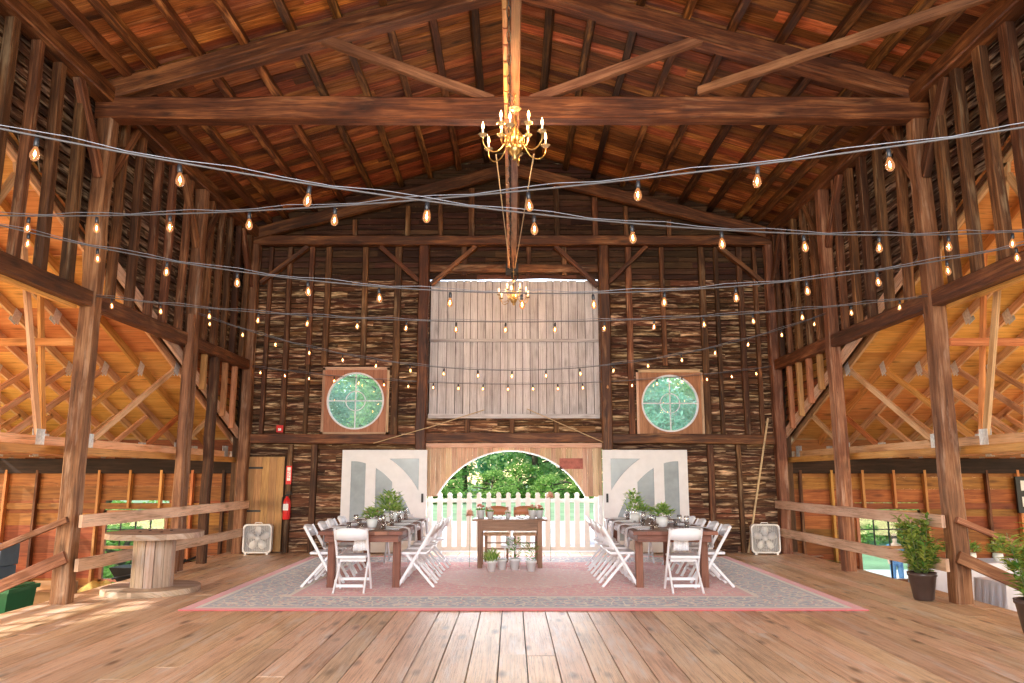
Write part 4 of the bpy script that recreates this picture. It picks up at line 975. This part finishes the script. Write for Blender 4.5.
bucket(-.52, 13.05, T2, 1.0, 'white pail of red flowers at the left end of the small table', 'flower_pink', 11)
bucket(-.36, 13.0, T2, .85, 'white pail beside the left flower pail on the small table', 'flower_white', 12)
bucket(.34, 13.05, T2, 1.0, 'white pail of orange flowers right of centre on the small table', 'flower_peach', 13)
bucket(.46, 13.15, T2, .95, 'white pail of coral flowers at the right end of the small table', 'flower_pink', 14)
bucket(-.07, 13.1, T2, .6, 'tiny white bud vase in the middle of the small table', 'flower_white', 15)
cp(PLATE, (-.24, 13.25, T2), 0, 'white plate left of centre on the small table by the fence', 'plate'); cp(PLATE, (.20, 13.25, T2), 0, 'white plate right of centre on the small table by the fence', 'plate')
def big_blossom(x, y, z, lab, mat, seed):
    rnd = random.Random(seed); t = thing('hanging_flower', lab, 'flower', (x, y, z)); f = MB()
    for k in range(26): b = k * 2.4; e = -.4 + k * .07; f.leaf(Vector((0, 0, 0)), Vector((math.cos(b) * math.cos(e), math.sin(b) * math.cos(e), math.sin(e))), Vector((0, 0, 1)), .10, .07, rnd.random())
    f.build('petals', mat, t)
    s = MB(); s.tube([(0, 0, 0), (0, .02, -.1)], .003, 5); s.build('stalk', 'stem', t)
# flowers tied to chair / table ends (peach clusters)
big_blossom(-.70, 13.0, T2 + .06, 'peach flower cluster tied at the left corner of the small table', 'flower_peach', 3)
big_blossom(.68, 13.9, 1.12, 'peach flower cluster high above the right end of the small table', 'flower_peach', 4)
m = MB(); m.tube([(.68, 13.9, .012), (.68, 13.9, 1.1)], .003, 6); tag(m.build('flower_stake', 'stem'), 'thin stake holding the high peach flower by the fence', 'stake')
m = MB(); m.tube([(-.70, 13.0, .012), (-.70, 13.0, .83)], .003, 6); tag(m.build('flower_stake', 'stem'), 'thin stake holding the peach flower left of the small table', 'stake')
def floor_pot(x, y, z, s, kind, lab, seed):
    rnd = random.Random(seed); t = thing('potted_plant', lab, 'potted plant', (x, y, z), group='white pots under the small table')
    m = MB(); m.lathe([(.058 * s, 0), (.075 * s, .13 * s), (.088 * s, .135 * s), (.088 * s, .165 * s), (.078 * s, .165 * s), (.001, .15 * s)], 18); m.build('pot', 'pot_white', t, True)
    if kind == 'none': return
    m = MB(); n = 230 if kind == 'bush' else 170
    for i in range(n):
        a = rnd.uniform(0, 6.28); q = rnd.random() ** .5
        if kind == 'bush': p = Vector((math.cos(a) * .12 * q, math.sin(a) * .12 * q, .15 + rnd.uniform(0, .17) * (1.1 - q * .6))) * s; d = Vector((math.cos(a) * .8, math.sin(a) * .8, 1.2)); m.leaf(p, d, Vector((0, 0, 1)), .09 * s, .016 * s, rnd.random())
        else: hgt = rnd.uniform(.0, .27); p = Vector((math.cos(a) * (.03 + .13 * hgt / .27 * q), math.sin(a) * (.03 + .13 * hgt / .27 * q), .16 + hgt)) * s; d = Vector((math.cos(a) * 1.2, math.sin(a) * 1.2, rnd.uniform(-.2, 1))); m.leaf(p, d, Vector((0, 0, 1)), .065 * s, .018 * s, rnd.random())
    m.build('foliage', 'leaf_bush' if kind == 'bush' else 'leaf_dark', t)
floor_pot(-.32, 12.42, .012, 1.0, 'bush', 'white pot with bright grassy plant, left front under the small table', 21)
floor_pot(.04, 12.62, .012, 1.1, 'sprig', 'white pot with tall sprigs, middle front under the small table', 22)
floor_pot(.30, 12.45, .012, 1.0, 'sprig', 'white pot with a slim green plant, right front under the small table', 23)
floor_pot(-.16, 12.66, .012, 1.0, 'none', 'plain white pot just behind the grassy plant under the small table', 24)
t = thing('stool', 'low white stool standing under the small table', 'stool', (-.03, 13.08, .012))
m = MB(); m.lathe([(.15, .30), (.15, .34)], 20); m.build('seat', 'white_paint', t)
for k in range(4): a = R(45 + 90 * k); MB().beam((.12 * math.cos(a), .12 * math.sin(a), .30), (.14 * math.cos(a), .14 * math.sin(a), 0), .02, .02).build('leg', 'white_paint', t)
floor_pot(-.03, 13.08, .352, .8, 'none', 'white pot standing on the low stool under the small table', 25)

# ---------------------------------------------------------------- cable spool table
t = thing('cable_spool', 'large weathered wooden cable spool used as a side table by the left rails', 'table', (-4.72, 10.42, 0))
def disc(z0, z1, nm):
    m = MB(); r_ = .60; k = -4
    while k < 4:
        a, b = max(-r_, k * .16 + .001), min(r_, (k + 1) * .16 - .001); n = 6; rings = []
        for i in range(n + 1):
            q = a + (b - a) * i / n; hl = math.sqrt(max(r_ * r_ - q * q, .0006)); rings.append([(-hl, q, z0), (hl, q, z0), (hl, q, z1), (-hl, q, z1)])
        rr_ = random.random(); base = len(m.v)
        for ring in rings: m.v += ring
        for i in range(n):
            for j in range(4):
                ids = (base + i * 4 + j, base + i * 4 + (j + 1) % 4, base + (i + 1) * 4 + (j + 1) % 4, base + (i + 1) * 4 + j); m.face(ids, tuple((m.v[w_][0], m.v[w_][1] + m.v[w_][2]) for w_ in ids), rr_)
        for q_ in (base, base + n * 4): m.face((q_, q_ + 1, q_ + 2, q_ + 3), tuple((m.v[q_ + w_][0], m.v[q_ + w_][2]) for w_ in range(4)), rr_)
        k += 1
    return m.build(nm, 'spool_wood', t)
disc(.0, .07, 'bottom_disc'); disc(.69, .76, 'top_disc')
m = MB()
for k in range(14):
    a = 2 * math.pi * k / 14; c_, s_ = math.cos(a), math.sin(a); m.beam((.24 * c_, .24 * s_, .07), (.24 * c_, .24 * s_, .69), .035, .105, up=(-s_, c_, 0), r=random.random())
m.build('drum', 'spool_wood', t)
m = MB()
for k in range(4): a = R(45 + 90 * k); m.lathe([(.001, .764), (.022, .764), (.018, .772), (.001, .774)], 10, (.2 * math.cos(a), .2 * math.sin(a), 0))
m.build('bolts', 'black_metal', t)

# ---------------------------------------------------------------- box fans
def box_fan(x, lab, ang):
    t = thing('box_fan', lab, 'fan', (x, BACK - .38, 0.0), R(ang), 'box fans on the floor'); q = .27
    def rr2(h, rad, n=6):
        o = []
        for cx_, cy_, a0 in ((h - rad, h - rad, 0), (-h + rad, h - rad, 90), (-h + rad, -h + rad, 180), (h - rad, -h + rad, 270)):
            for i in range(n + 1): a = R(a0 + 90 * i / n); o.append((cx_ + rad * math.cos(a), cy_ + rad * math.sin(a)))
        return o
    M = Matrix.Translation((0, 0, q + .03)) @ Matrix.Rotation(R(90), 4, 'X')
    plate('housing', [rr2(q, .07), rr2(q - .025, .06)], .13, 'fan_plastic', t, M)
    plate('back_panel', [rr2(q - .02, .06)], .006, 'fan_dark', t, Matrix.Translation((0, .05, 0)) @ M)
    blades = MB()
    for k in range(5):
        a = R(90 + 72 * k); c_, s_ = math.cos(a), math.sin(a); rings = []
        for i in range(7):
            u = i / 6; rd = .04 + .185 * u; w = .018 + .048 * math.sin(u * 2.7); tw = .03 * (1 - .4 * u)
            rings.append([(rd * c_ - w * s_, -.0 + tw, q + .03 + rd * s_ + w * c_), (rd * c_ + w * s_, -.0 - tw, q + .03 + rd * s_ - w * c_), (rd * c_ + w * s_, .004 - tw, q + .03 + rd * s_ - w * c_), (rd * c_ - w * s_, .004 + tw, q + .03 + rd * s_ + w * c_)])
        blades.loft(rings)
    blades.build('blades', 'fan_plastic', t, True)
    hb = MB(); hb.lathe([(.001, -.045), (.045, -.04), (.05, .03), (.001, .03)], 16); hb.build('hub', 'fan_plastic', t, True, M=Matrix.Translation((0, 0, q + .03)) @ Matrix.Rotation(R(90), 4, 'X') @ Matrix.Rotation(R(180), 4, 'X'))
    g_ = MB()
    for i in range(15):
        v = -.23 + i * .033; g_.tube([(v, -.066, .03 + q - .24), (v, -.066, .03 + q + .24)], .0022, 4)
    for rd in (.06, .11, .16, .21): g_.tube([(rd * math.cos(a), -.068, q + .03 + rd * math.sin(a)) for a in [2 * math.pi * i / 24 for i in range(25)]], .0022, 4)
    g_.build('grille', 'fan_plastic', t)
    m = MB(); m.tube([(-.07, 0, 2 * q + .03), (-.06, 0, 2 * q + .055), (.06, 0, 2 * q + .055), (.07, 0, 2 * q + .03)], .008, 6); m.build('handle', 'fan_plastic', t)
    for sx in (-1, 1): MB().box(sx * .2 - .02, sx * .2 + .02, -.09, .09, 0, .035).build('foot', 'fan_plastic', t)
box_fan(-4.88, 'white box fan on the floor in front of the brown plank door', 4)
box_fan(4.86, 'white box fan on the floor below the leaning pole', -4)
m = MB(); m.beam((4.58, BACK - .2, 0.02), (5.12, BACK - .16, 2.62), .035, .035, cham=.2); tag(m.build('leaning_pole', 'rope'), 'long slim wooden pole leaning in the back right corner', 'pole')

# ---------------------------------------------------------------- fire extinguisher, its sign, fire alarm
t = thing('fire_extinguisher', 'red fire extinguisher hanging on the back wall beside the brown plank door', 'fire extinguisher', (-4.43, BACK - .12, .64)); t.scale = (1.12, 1.12, 1.12)
m = MB(); m.lathe([(.055, 0), (.066, .02), (.066, .30), (.05, .35), (.022, .38), (.022, .40)], 16); m.build('cylinder', 'red_paint', t, True)
m = MB(); m.lathe([(.025, .40), (.025, .43)], 10); m.box(-.02, .09, -.012, .012, .43, .445); m.box(-.02, .08, -.012, .012, .465, .478); m.build('valve', 'black_metal', t)
m = MB(); m.tube([(-.02, 0, .42), (-.08, 0, .38), (-.085, 0, .2), (-.075, 0, .12)], .01, 6); m.build('hose', 'black_metal', t, True)
MB().box(-.045, .045, -.0705, -.06, .16, .27).build('label', 'label_white', t)
def text(body, size, M, mat, parent, name='lettering'):
    cu = bpy.data.curves.new('tmp', 'FONT'); cu.body = body; cu.size = size; cu.align_x = 'CENTER'; cu.align_y = 'CENTER'; cu.extrude = .001
    o = bpy.data.objects.new('tmp', cu); COL.objects.link(o); bpy.context.view_layer.update()
    me = bpy.data.meshes.new_from_object(o.evaluated_get(bpy.context.evaluated_depsgraph_get())); bpy.data.objects.remove(o); bpy.data.curves.remove(cu)
    me.materials.clear(); me.materials.append(MAT[mat]); me.name = name
    q = bpy.data.objects.new(name, me); COL.objects.link(q); q.parent = parent; q.matrix_basis = M; return q
t = thing('extinguisher_sign', 'narrow red and white vertical sign above the fire extinguisher', 'sign', (-4.43, BACK - .085, 1.32))
MB().box(-.055, .055, 0, .004, 0, .36).build('board', 'red_paint', t); MB().box(-.035, .035, -.003, 0, .07, .33).build('panel', 'label_white', t)
text('FIRE', .085, Matrix.Translation((0, -.004, .20)) @ Matrix.Rotation(R(-90), 4, 'Y') @ Matrix.Rotation(R(90), 4, 'X'), 'red_paint', t)
t = thing('fire_alarm', 'small square red fire alarm above the extinguisher sign', 'alarm', (-4.64, BACK - .15, 2.34))
MB().box(-.065, .065, 0, .03, 0, .14).build('body', 'red_paint', t); MB().box(-.03, .03, -.004, 0, .03, .08).build('panel', 'label_white', t)

# ropes stretched in front of the back wall under the hay door
m = MB(); m.tube([(-2.75, BACK - .2, 2.12), (-1.6, BACK - .22, 2.45), (-.55, BACK - .24, 2.78)], .009, 6); tag(m.build('rope', 'rope', smooth=True), 'rope slanting up to the left foot of the white hay door', 'rope')
m = MB(); m.tube([(.3, BACK - .24, 2.8), (1.1, BACK - .22, 2.45), (1.9, BACK - .2, 2.1)], .009, 6); tag(m.build('rope', 'rope', smooth=True), 'rope slanting down to the right from the white hay door', 'rope')

# ---------------------------------------------------------------- big potted plants at right
def big_plant(x, y, lab, seed, s=1.0):
    rnd = random.Random(seed); t = thing('potted_shrub', lab, 'potted plant', (x, y, 0), group='tall potted shrubs at the right edge')
    m = MB(); m.lathe([(.10, 0), (.115, .02), (.155, .28), (.168, .29), (.168, .33), (.148, .33), (.14, .29), (.001, .28)], 24); m.build('pot', 'pot_dark', t, True)
    m = MB(); m.lathe([(.001, .295), (.145, .29)], 20, caps=False); m.build('soil', 'soil', t)
    st = MB(); lf = MB()
    for k in range(20):
        a = rnd.uniform(0, 6.28); sp = rnd.uniform(.03, .27) * s; H = rnd.uniform(.36, .76) * s
        p0 = Vector((math.cos(a) * .05, math.sin(a) * .05, .28)); p1 = Vector((math.cos(a) * sp * .6, math.sin(a) * sp * .6, .28 + H * .5)); p2 = Vector((math.cos(a) * sp, math.sin(a) * sp, .28 + H)); st.tube([p0, p1, p2], [.006, .005, .003], 5)
        for j in range(46):
            u = rnd.uniform(.12, 1.0); p = p0.lerp(p1, u * 2) if u < .5 else p1.lerp(p2, u * 2 - 1); b = rnd.uniform(0, 6.28)
            lf.leaf(p, Vector((math.cos(b), math.sin(b), rnd.uniform(-.3, .9))), Vector((0, 0, 1)), rnd.uniform(.09, .15) * s, rnd.uniform(.036, .055) * s, rnd.random())
    st.build('stems', 'stem', t, True); lf.build('foliage', 'leaf_pot', t)
big_plant(5.02, 9.72, 'leafy green shrub in a dark round pot beside the thick right post', 31)
big_plant(4.98, 7.62, 'leafy shrub in a dark pot nearest the viewer at the right', 32, 1.15)

# ---------------------------------------------------------------- things in the wings
WF = -.75
t = thing('storage_bin', 'dark green plastic bin on the floor of the left wing below the stair rail', 'bin', (-6.75, 10.3, WF))
m = MB(); m.loft([[(a * k, b * k, z) for a, b in ((-.42, -.3), (.42, -.3), (.42, .3), (-.42, .3))] for k, z in ((.85, 0), (1, .78))]); m.build('body', 'green_plastic', t)
m = MB(); m.box(-.45, .45, -.33, .33, .78, .83); m.box(-.40, .40, -.28, .28, .83, .85); m.build('lid', 'green_plastic', t)
t = thing('cardboard_box', 'open brown cardboard box behind the left stair rail', 'box', (-7.15, 12.2, WF))
m = MB()
for a in ((-.35, .35, -.26, -.255), (-.35, .35, .255, .26), (-.35, -.345, -.25, .25), (.345, .35, -.25, .25), (-.35, .35, -.25, .25)):
    m.box(a[0], a[1], a[2], a[3], 0, .62 if a[3] - a[2] < .1 or a[1] - a[0] < .1 else .01)
m.build('body', 'cardboard', t)
m = MB(); m.beam((-.35, -.26, .62), (-.35, -.45, .52), .02, .005); m.box(-.34, .34, -.45, -.26, .55, .555); m.build('flap', 'cardboard', t)
t = MB(); rows = []
for i in range(15):
    rows.append([(-.6 + 1.2 * i / 14, -.35 + .7 * j / 9, max(0, .50 * (1 - ((i - 7) / 7.2) ** 2) * (1 - ((j - 4.5) / 4.9) ** 2) ** .5 + .10 * noise.noise(Vector((i * .6, j * .7, 2)))) if 0 < i < 14 and 0 < j < 9 else 0) for j in range(10)])
for row in rows: t.v += row
for i in range(14):
    for j in range(9): a = i * 10 + j; t.face((a, a + 1, a + 11, a + 10), ((0, 0), (1, 0), (1, 1), (0, 1)), 0)
tag(t.build('tarp_heap', 'yellow_cloth', smooth=True, M=Matrix.Translation((-6.85, 13.2, WF))), 'crumpled yellow tarp heap on the left wing floor behind the thick post', 'tarp')
t = thing('garden_cart', 'black garden cart with a thin hoop wheel below the left wing window', 'cart', (-6.75, 14.2, WF))
m = MB(); m.tube([(.30 * math.cos(a), 0, .31 + .30 * math.sin(a)) for a in [2 * math.pi * i / 24 for i in range(25)]], .018, 6); m.build('wheel', 'tyre', t, True)
m = MB()
for k in range(8): a = k * math.pi / 4; m.tube([(0, 0, .31), (.29 * math.cos(a), 0, .31 + .29 * math.sin(a))], .006, 5)
m.build('spokes', 'steel_wire', t)
m = MB(); m.loft([[(a * k + .05, b * k, z) for a, b in ((-.4, -.25), (.4, -.25), (.4, .25), (-.4, .25))] for k, z in ((.7, .40), (1, .64))]); m.build('tray', 'black_metal', t)
for sy in (-1, 1): MB().tube([(-.3, sy * .2, .45), (.5, sy * .24, .6), (1.0, sy * .26, .78)], .02, 6).build('handle', 'black_metal', t, True)
t = thing('blue_crate', 'dark blue crate stack leaning in the far left of the left wing', 'crate', (-9.0, 13.6, WF))
for k in range(3): MB().box(-.3 + k * .03, .3 + k * .03, -.25, .25, k * .36 + (.005 if k else 0), k * .36 + .35).build('crate_tier', 'blue_plastic', t)
# right wing: cloth covered tables
def cloth_table(x, y, lx, ly, h, lab):
    t = thing('banquet_table', lab, 'table', (x, y, WF), group='banquet tables in the right wing')
    m = MB(); n = 72; rings = []
    def per(u, hx, hy):
        u = (u % 1) * 4; k = int(u); f_ = u - k
        return [(-hx + 2 * hx * f_, -hy), (hx, -hy + 2 * hy * f_), (hx - 2 * hx * f_, hy), (-hx, hy - 2 * hy * f_)][k]
    for z, ex in ((0.02, .07), (.3, .05), (h - .05, .01), (h, .0)):
        ring = []
        for i in range(n):
            a, b = per(i / n, lx, ly); k = 1 + ex * (1 + .8 * math.sin(i * 1.7)); ring.append((a * k, b * k, z))
        rings.append(ring)
    m.loft(rings); m.build('tablecloth', 'white_cloth', t)
    for sx in (-1, 1):
        for sy in (-1, 1): MB().beam((sx * (lx - .1), sy * (ly - .1), 0), (sx * (lx - .1), sy * (ly - .1), h - .03), .03, .03).build('leg', 'metal_plate', t)
cloth_table(7.6, 11.4, .75, .38, .76, 'white cloth covered table behind the right stair rail')
cloth_table(7.9, 13.6, .9, .4, .80, 'farther white cloth covered table in the right wing')
cc = copy_tree(chair0); cc.location = (7.2, 10.5, WF); cc.rotation_euler = (0, 0, .2); tag(cc, 'white folding chair on the lower floor below the right stair rail', 'chair', 'chairs in the right wing')
for i, (x, y) in enumerate(((7.5, 13.5), (7.9, 13.6), (8.3, 13.5))):
    vase_flowers((x, y, WF + .80), 1.1, ['leftmost', 'middle', 'rightmost'][i] + ' green plant on the farther table in the right wing', 'flower_white', 50 + i)
t = thing('notice_box', 'small dark wall cabinet with white notices in the right wing', 'cabinet', (10.35, 15.70, .85))
MB().box(-.18, .18, 0, .06, -.1, .62).build('body', 'black_metal', t)
for z in (.02, .34): MB().box(-.09, .09, -.006, 0, z, z + .2).build('notice', 'label_white', t)

# ---------------------------------------------------------------- person, car and table outside
def person(x, y, z):
    t = thing('person', 'person in a blue shirt and jeans standing outside beyond the right wing window', 'person', (x, y, z), R(170))
    J = [(0, 0, .95, .14), (0, .0, 1.15, .13), (0, .0, 1.38, .15), (0, 0, 1.50, .06), (0, .01, 1.58, .08), (0, .01, 1.68, .085), (0, 0, 1.75, .05),
         (.10, 0, .88, .10), (.11, .01, .50, .07), (.11, -.01, .10, .045), (.11, .10, .04, .035), (-.10, 0, .88, .10), (-.12, .03, .50, .07), (-.13, .0, .10, .045), (-.13, .11, .04, .035),
         (.20, 0, 1.40, .06), (.27, -.02, 1.12, .045), (.25, .10, .90, .035), (.24, .14, .82, .03), (-.20, 0, 1.40, .06), (-.27, -.02, 1.12, .045), (-.24, .12, .92, .035), (-.22, .18, .86, .03)]
    E_ = [(0, 1), (1, 2), (2, 3), (3, 4), (4, 5), (5, 6), (0, 7), (7, 8), (8, 9), (9, 10), (0, 11), (11, 12), (12, 13), (13, 14), (2, 15), (15, 16), (16, 17), (17, 18), (2, 19), (19, 20), (20, 21), (21, 22)]
    def skin(name, mat, js, es, grow=0):
        ids = sorted(js); mp = {k: i for i, k in enumerate(ids)}
        me = bpy.data.meshes.new(name); me.from_pydata([J[k][:3] for k in ids], [(mp[a], mp[b]) for a, b in es if a in mp and b in mp], []); me.materials.append(MAT[mat])
        o = bpy.data.objects.new(name, me); COL.objects.link(o); o.parent = t; md = o.modifiers.new('s', 'SKIN')
        for i, k in enumerate(ids): r_ = J[k][3] + grow; me.skin_vertices[0].data[i].radius = (r_, r_ * (.75 if k < 3 else 1)); 
        me.skin_vertices[0].data[0].use_root = True
        sb = o.modifiers.new('u', 'SUBSURF'); sb.levels = 1; sb.render_levels = 2; return o
    me_ok = skin('body', 'skin', range(23), E_)
    skin('jeans', 'denim', [0, 7, 8, 9, 11, 12, 13], E_, .018); skin('shirt', 'blue_shirt', [0, 1, 2, 15, 16, 19, 20], E_, .02)
    m = MB(); m.lathe([(.001, 1.80), (.06, 1.79), (.098, 1.72), (.10, 1.66), (.09, 1.62)], 14, (0, -.012, 0), caps=False); m.build('hair', 'hair', t, True)
person_ok = True
try: person(12.62, 26.0, -2.2)
except Exception as ex: print('person failed', ex)
t = thing('parked_car', 'dark blue car parked on the gravel beyond the right wing window', 'car', (16.6, 27.6, -2.2), R(8))
m = MB(); rings = []
for yv, zs in ((-.85, .0), (-.80, .03), (.80, .03), (.85, 0)):
    rings.append([(-2.1, yv, .35), (2.1, yv, .35), (2.15, yv, .62 + zs), (1.9, yv, .78 + zs), (1.0, yv * .98, .88 + zs), (.45, yv * .86, 1.34), (-.9, yv * .86, 1.38), (-1.6, yv * .95, .95 + zs), (-2.12, yv, .88 + zs)])
m.loft(rings); m.build('body', 'car_paint', t)
for sy in (-1, 1): plate('side_window', [[(.85, .90), (.38, 1.28), (-.85, 1.31), (-1.35, .96)]], .01, 'door_glass', t, wallM(0, sy * .80, 0))
for x in (-1.3, 1.3):
    for sy in (-1, 1): m = MB(); m.lathe([(.12, -.1), (.30, -.1), (.32, -.06), (.32, .06), (.30, .1), (.12, .1)], 18); m.build('wheel', 'tyre', t, True, M=Matrix.Translation((x, sy * .78, .32)) @ Matrix.Rotation(R(90), 4, 'X'))
t = thing('picnic_bench', 'pale wooden bench on the gravel beyond the right wing window', 'bench', (11.3, 27.5, -2.2))
MB().box(-.9, .9, -.2, .2, .42, .47).build('seat', 'planked', t); 
for k in range(3): MB().box(-.9, .9, .2, .23, .55 + k * .15, .65 + k * .15).build('back_slat', 'planked', t)
for x in (-.8, .8):
    MB().box(x - .04, x + .04, -.18, -.1, 0, .42).build('leg', 'planked', t); MB().box(x - .04, x + .04, .15, .23, 0, 1.0).build('leg', 'planked', t)

# ---------------------------------------------------------------- trees and bushes outside
def tree_proto(H, CR, leaves, mat, seed, lsz=.42, low=.12):
    rnd = random.Random(seed); t = empty('tree'); m = MB(); 
    m.tube([(0, 0, 0), (.1, .05, H * .3), (-.05, 0, H * .6), (.1, 0, H * .85)], [.32, .24, .15, .05], 8); 
    for k in range(7):
        a = k * 2.4; z = H * (.25 + .08 * k); m.tube([(0, 0, z), (math.cos(a) * CR * .4, math.sin(a) * CR * .4, z + H * .08), (math.cos(a) * CR * .75, math.sin(a) * CR * .75, z + H * .12)], [.10, .07, .03], 6)
    m.build('trunk', 'bark', t, True); m = MB(); blobs = []
    for k in range(26):
        a = rnd.uniform(0, 6.28); u = rnd.random() ** .5; z = rnd.uniform(low, .93); wd = CR * math.sin(math.pi * min(1, (z - low + .12) / (1.12 - low))) ** .6; blobs.append((math.cos(a) * wd * u * .8, math.sin(a) * wd * u * .8, z * H, CR * rnd.uniform(.25, .45)))
    for i in range(leaves):
        bx, by, bz, br = rnd.choice(blobs); a = rnd.uniform(0, 6.28); e = math.asin(rnd.uniform(-1, 1)); q = br * rnd.uniform(.6, 1.05)
        p = Vector((bx + math.cos(a) * math.cos(e) * q, by + math.sin(a) * math.cos(e) * q, bz + math.sin(e) * q * .8)); d = Vector((rnd.uniform(-1, 1), rnd.uniform(-1, 1), rnd.uniform(-.8, .6)))
        m.leaf(p, d, Vector((rnd.uniform(-1, 1), rnd.uniform(-1, 1), 1)), lsz * rnd.uniform(.7, 1.3), lsz * rnd.uniform(.45, .75), rnd.random())
    m.build('crown', mat, t); return t
protos = [tree_proto(11, 4.6, 9000, 'leaf_tree', 1), tree_proto(12.5, 4.2, 9000, 'leaf_tree_cool', 2), tree_proto(9.5, 5.0, 9000, 'leaf_tree', 3, low=.05)]
spots = [(-22, 62, 0, 1.1), (-15.5, 56, 1, 1), (-11, 68, 2, 1.3), (-6.8, 58, 0, .9), (-2.2, 66, 1, 1.15), (1.6, 57, 2, .95), (5.6, 64, 0, 1.1), (9.5, 57, 1, .95), (14.5, 62, 2, 1.2), (19, 56, 0, 1.05), (26, 60, 1, 1.1), (33, 58, 2, 1.1), (-30, 58, 1, 1.1), (-37, 62, 2, 1.2), (40, 63, 0, 1.2),
         (-26, 82, 2, 1.5), (-14, 84, 0, 1.5), (-5, 80, 2, 1.5), (4, 82, 1, 1.4), (13, 80, 2, 1.5), (24, 84, 0, 1.5), (34, 82, 2, 1.5)]
tl = ['bright green tree', 'cool green tree', 'broad low tree']
seen = set(); pos_w = ['far left end', 'left wing window side', 'left round window', 'left part of the arch', 'left of the arch middle', 'middle of the arch', 'right of the arch middle', 'right part of the arch', 'right round window']
for i, (x, y, k, s) in enumerate(spots):
    o = protos[k] if k not in seen else copy_tree(protos[k]); seen.add(k)
    o.location = (x, y, ground_h(x, y)); o.rotation_euler = (0, 0, i * 1.3); o.scale = (s, s, s)
    tag(o, f'{tl[k]} in the tree line beyond the meadow', 'tree', f'{tl[k]}s of the tree line')
bproto = tree_proto(3.2, 2.3, 3500, 'leaf_bush', 8, .26, 0.02); bproto.name = 'bush'
for i, (x, y, s) in enumerate(((-13.2, 27, .9), (-15.5, 31, 1.1), (-11.5, 33, .9), (17.5, 42, 1), (22, 44, 1), (-4.4, 46, 1), (-1.2, 49, .8), (2.6, 50, .7), (6.5, 49, .9), (4.6, 53, 1.1), (-7.5, 51, 1.2), (0.6, 54, 1.0), (-12, 48, 1), (13.5, 50, 1), (21, 48, 1.1), (-20, 48, 1.1))):
    o = bproto if i == 0 else copy_tree(bproto); o.location = (x, y, ground_h(x, y) - .1); o.rotation_euler = (0, 0, i * 1.9); o.scale = (s, s, s * .75)
    tag(o, 'low light green bush on the meadow in front of the trees', 'bush', 'bushes along the meadow')
